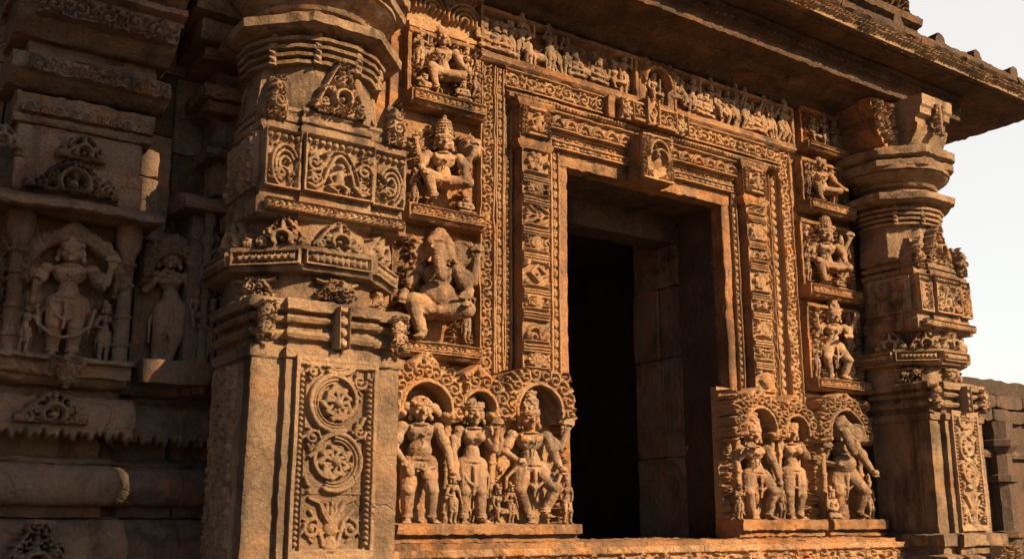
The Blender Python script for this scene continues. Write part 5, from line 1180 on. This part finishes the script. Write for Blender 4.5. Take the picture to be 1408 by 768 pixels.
t = niche('shaded niche with a four-armed crowned deity wearing a long garland, on the dark left wall', .555, 1.03, 2.195, 2.755, .80, 2.50, .155, [('crowned_deity', D1, .795, 2.203, (1.2, 1.15, .90), 4.165), ('attendant_figure', lib[0], .655, 2.203, (.8, 1, .8), 4.17), ('attendant_figure', lib[5], .945, 2.203, (.85, 1, .9), 4.17)], yb=4.22, dep=.08, seed=51, crest=.03, mat='dark', figmat='darkfig', yf=4.05, pz=(2.13, 2.20), post=(False, False), thick=.042, dx=.0045)
for x in (.602, 1.0):
    m = MB(); m.add(*stack(plan_ngon(12, .030, x, 4.14), x, 4.14, [(2.16, .012), (2.2, .012), (2.205, 0), (2.26, 0), (2.265, .008), (2.275, .008), (2.28, 0), (2.37, -.001), (2.375, .006), (2.385, .006), (2.39, -.002), (2.50, -.003), (2.505, .006), (2.515, .006), (2.52, -.002), (2.58, -.002), (2.59, .01), (2.60, .01), (2.605, 0), (2.63, .004), (2.65, .014), (2.67, .02), (2.745, .02)], .015)); m.build('colonette', M['dark'], t, .8)
f = HF(.16, .12, .0045, -.01); f.H[:] = np.where(np.abs(f.U - .08) < f.Vv * .62, .012, -.01); f.foliage(lambda x, y: abs(x - .08) < y * .55, 20, .026, .015, .01, 2); f.erode(); f.mesh('pedestal_pendant', M['dark'], (.72, 4.05, 2.075), XA, NF, t, .02, cut=True)
# recessed bay with the slender figure
rb = thing('recessed_wall_bay', (1.2, 4.3, 1.0), 'dark recessed strip of wall between the shrine and the big pillar, pale lichen above', 'wall')
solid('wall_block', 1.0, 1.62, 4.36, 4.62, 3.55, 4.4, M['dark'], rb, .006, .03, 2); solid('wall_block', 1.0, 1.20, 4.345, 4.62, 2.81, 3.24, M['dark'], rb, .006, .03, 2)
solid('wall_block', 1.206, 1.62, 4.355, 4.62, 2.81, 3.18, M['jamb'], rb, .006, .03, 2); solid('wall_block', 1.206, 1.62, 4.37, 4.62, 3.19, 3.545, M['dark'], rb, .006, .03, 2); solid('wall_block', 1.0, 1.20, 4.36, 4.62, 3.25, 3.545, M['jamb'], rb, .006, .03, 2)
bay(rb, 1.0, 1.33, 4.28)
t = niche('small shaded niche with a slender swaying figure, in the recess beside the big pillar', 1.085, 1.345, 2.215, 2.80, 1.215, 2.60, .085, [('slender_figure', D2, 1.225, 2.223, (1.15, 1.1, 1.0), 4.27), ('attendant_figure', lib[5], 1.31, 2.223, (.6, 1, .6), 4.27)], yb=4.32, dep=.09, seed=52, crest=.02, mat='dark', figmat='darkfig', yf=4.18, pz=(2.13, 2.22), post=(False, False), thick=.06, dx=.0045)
# buttress bay half hidden behind the big pillar
bb = thing('wall_buttress', (1.5, 4.2, 1.0), 'dark stacked buttress half hidden behind the big pillar', 'wall')
bay(bb, 1.29, 1.7, 4.26)
mo('awning_slab', [(4.5, 2.90), (4.10, 2.865), (4.09, 2.88), (4.10, 2.91), (4.22, 2.96), (4.5, 2.97)], 1.20, 1.75, bb)
t = thing('figure_niche', (1.35, 4.2, 2.1), 'narrow shaded strip of small figures and ringed shaft left of the big pillar', 'carved niche')
for x, r in ((1.425, .034), (1.33, .018)):
    m = MB(); m.add(*stack(plan_ngon(12, r, x, 4.16), x, 4.16, [(2.10, .014), (2.24, .014), (2.25, 0), (2.37, 0), (2.375, .008), (2.385, .008), (2.39, 0), (2.50, 0), (2.505, .008), (2.515, .008), (2.52, 0), (2.62, 0), (2.625, .008), (2.635, .008), (2.64, 0), (2.72, 0), (2.74, .014), (2.76, .014), (2.77, 0), (2.87, .01)], .015)); m.build('colonette', M['dark'], t, .8)
solid('niche_back', 1.27, 1.5, 4.2, 4.4, 2.1, 2.87, M['dark'], t, .006, .03, 1.5)
put('carved_figure', lib[5], M['darkfig'], t, (1.365, 4.17, 2.2), (.8, 1.1, 1.2)); put('carved_figure', lib[0], M['darkfig'], t, (1.36, 4.17, 2.52), (.7, 1.1, 1.0))
put('carved_figure', lib[2], M['darkfig'], t, (1.30, 4.18, 2.36), (.6, 1.0, .9))
z = 2.97
for k, (h, w, d) in enumerate(((.16, .0, .0), (.05, .05, .04), (.15, .02, .0), (.05, .07, .07), (.06, .10, .11), (.10, .03, .03), (.06, .12, .12), (.10, .16, .18), (.08, .2, .24), (.10, .26, .30), (.12, .32, .36))):
    mo('stacked_course', [(4.5, z), (4.22 - d, z), (4.205 - d, z + h * .3), (4.205 - d, z + h * .8), (4.22 - d, z + h - .004), (4.5, z + h - .004)], 1.35 - w, 1.75, bb); z += h
mo('carved_bracket', [(4.5, z), (4.1 - .26, z), (3.75, z + .1), (3.7, z + .3), (3.7, z + 1.0), (4.5, z + 1.0)], 1.05, 1.75, bb, 'dark', 4)
for k, (x, zz, w, h) in enumerate(((1.16, 3.82, .5, .2), (1.06, z + .05, .6, .3))):
    f = HF(w, h, .006, 0); f.foliage(lambda p, q: True, 60, .05, .035, 0, 70 + k); f.erode(.002); f.mesh('bracket_carving', M['dark'], (x, (3.90, 3.72)[k], zz), XA, NF, bb, .04)
for o in list(bpy.data.objects):
    if o.type == 'MESH' and o.parent is None and 'kind' not in o and 'label' not in o: print('UNTAGGED', o.name)
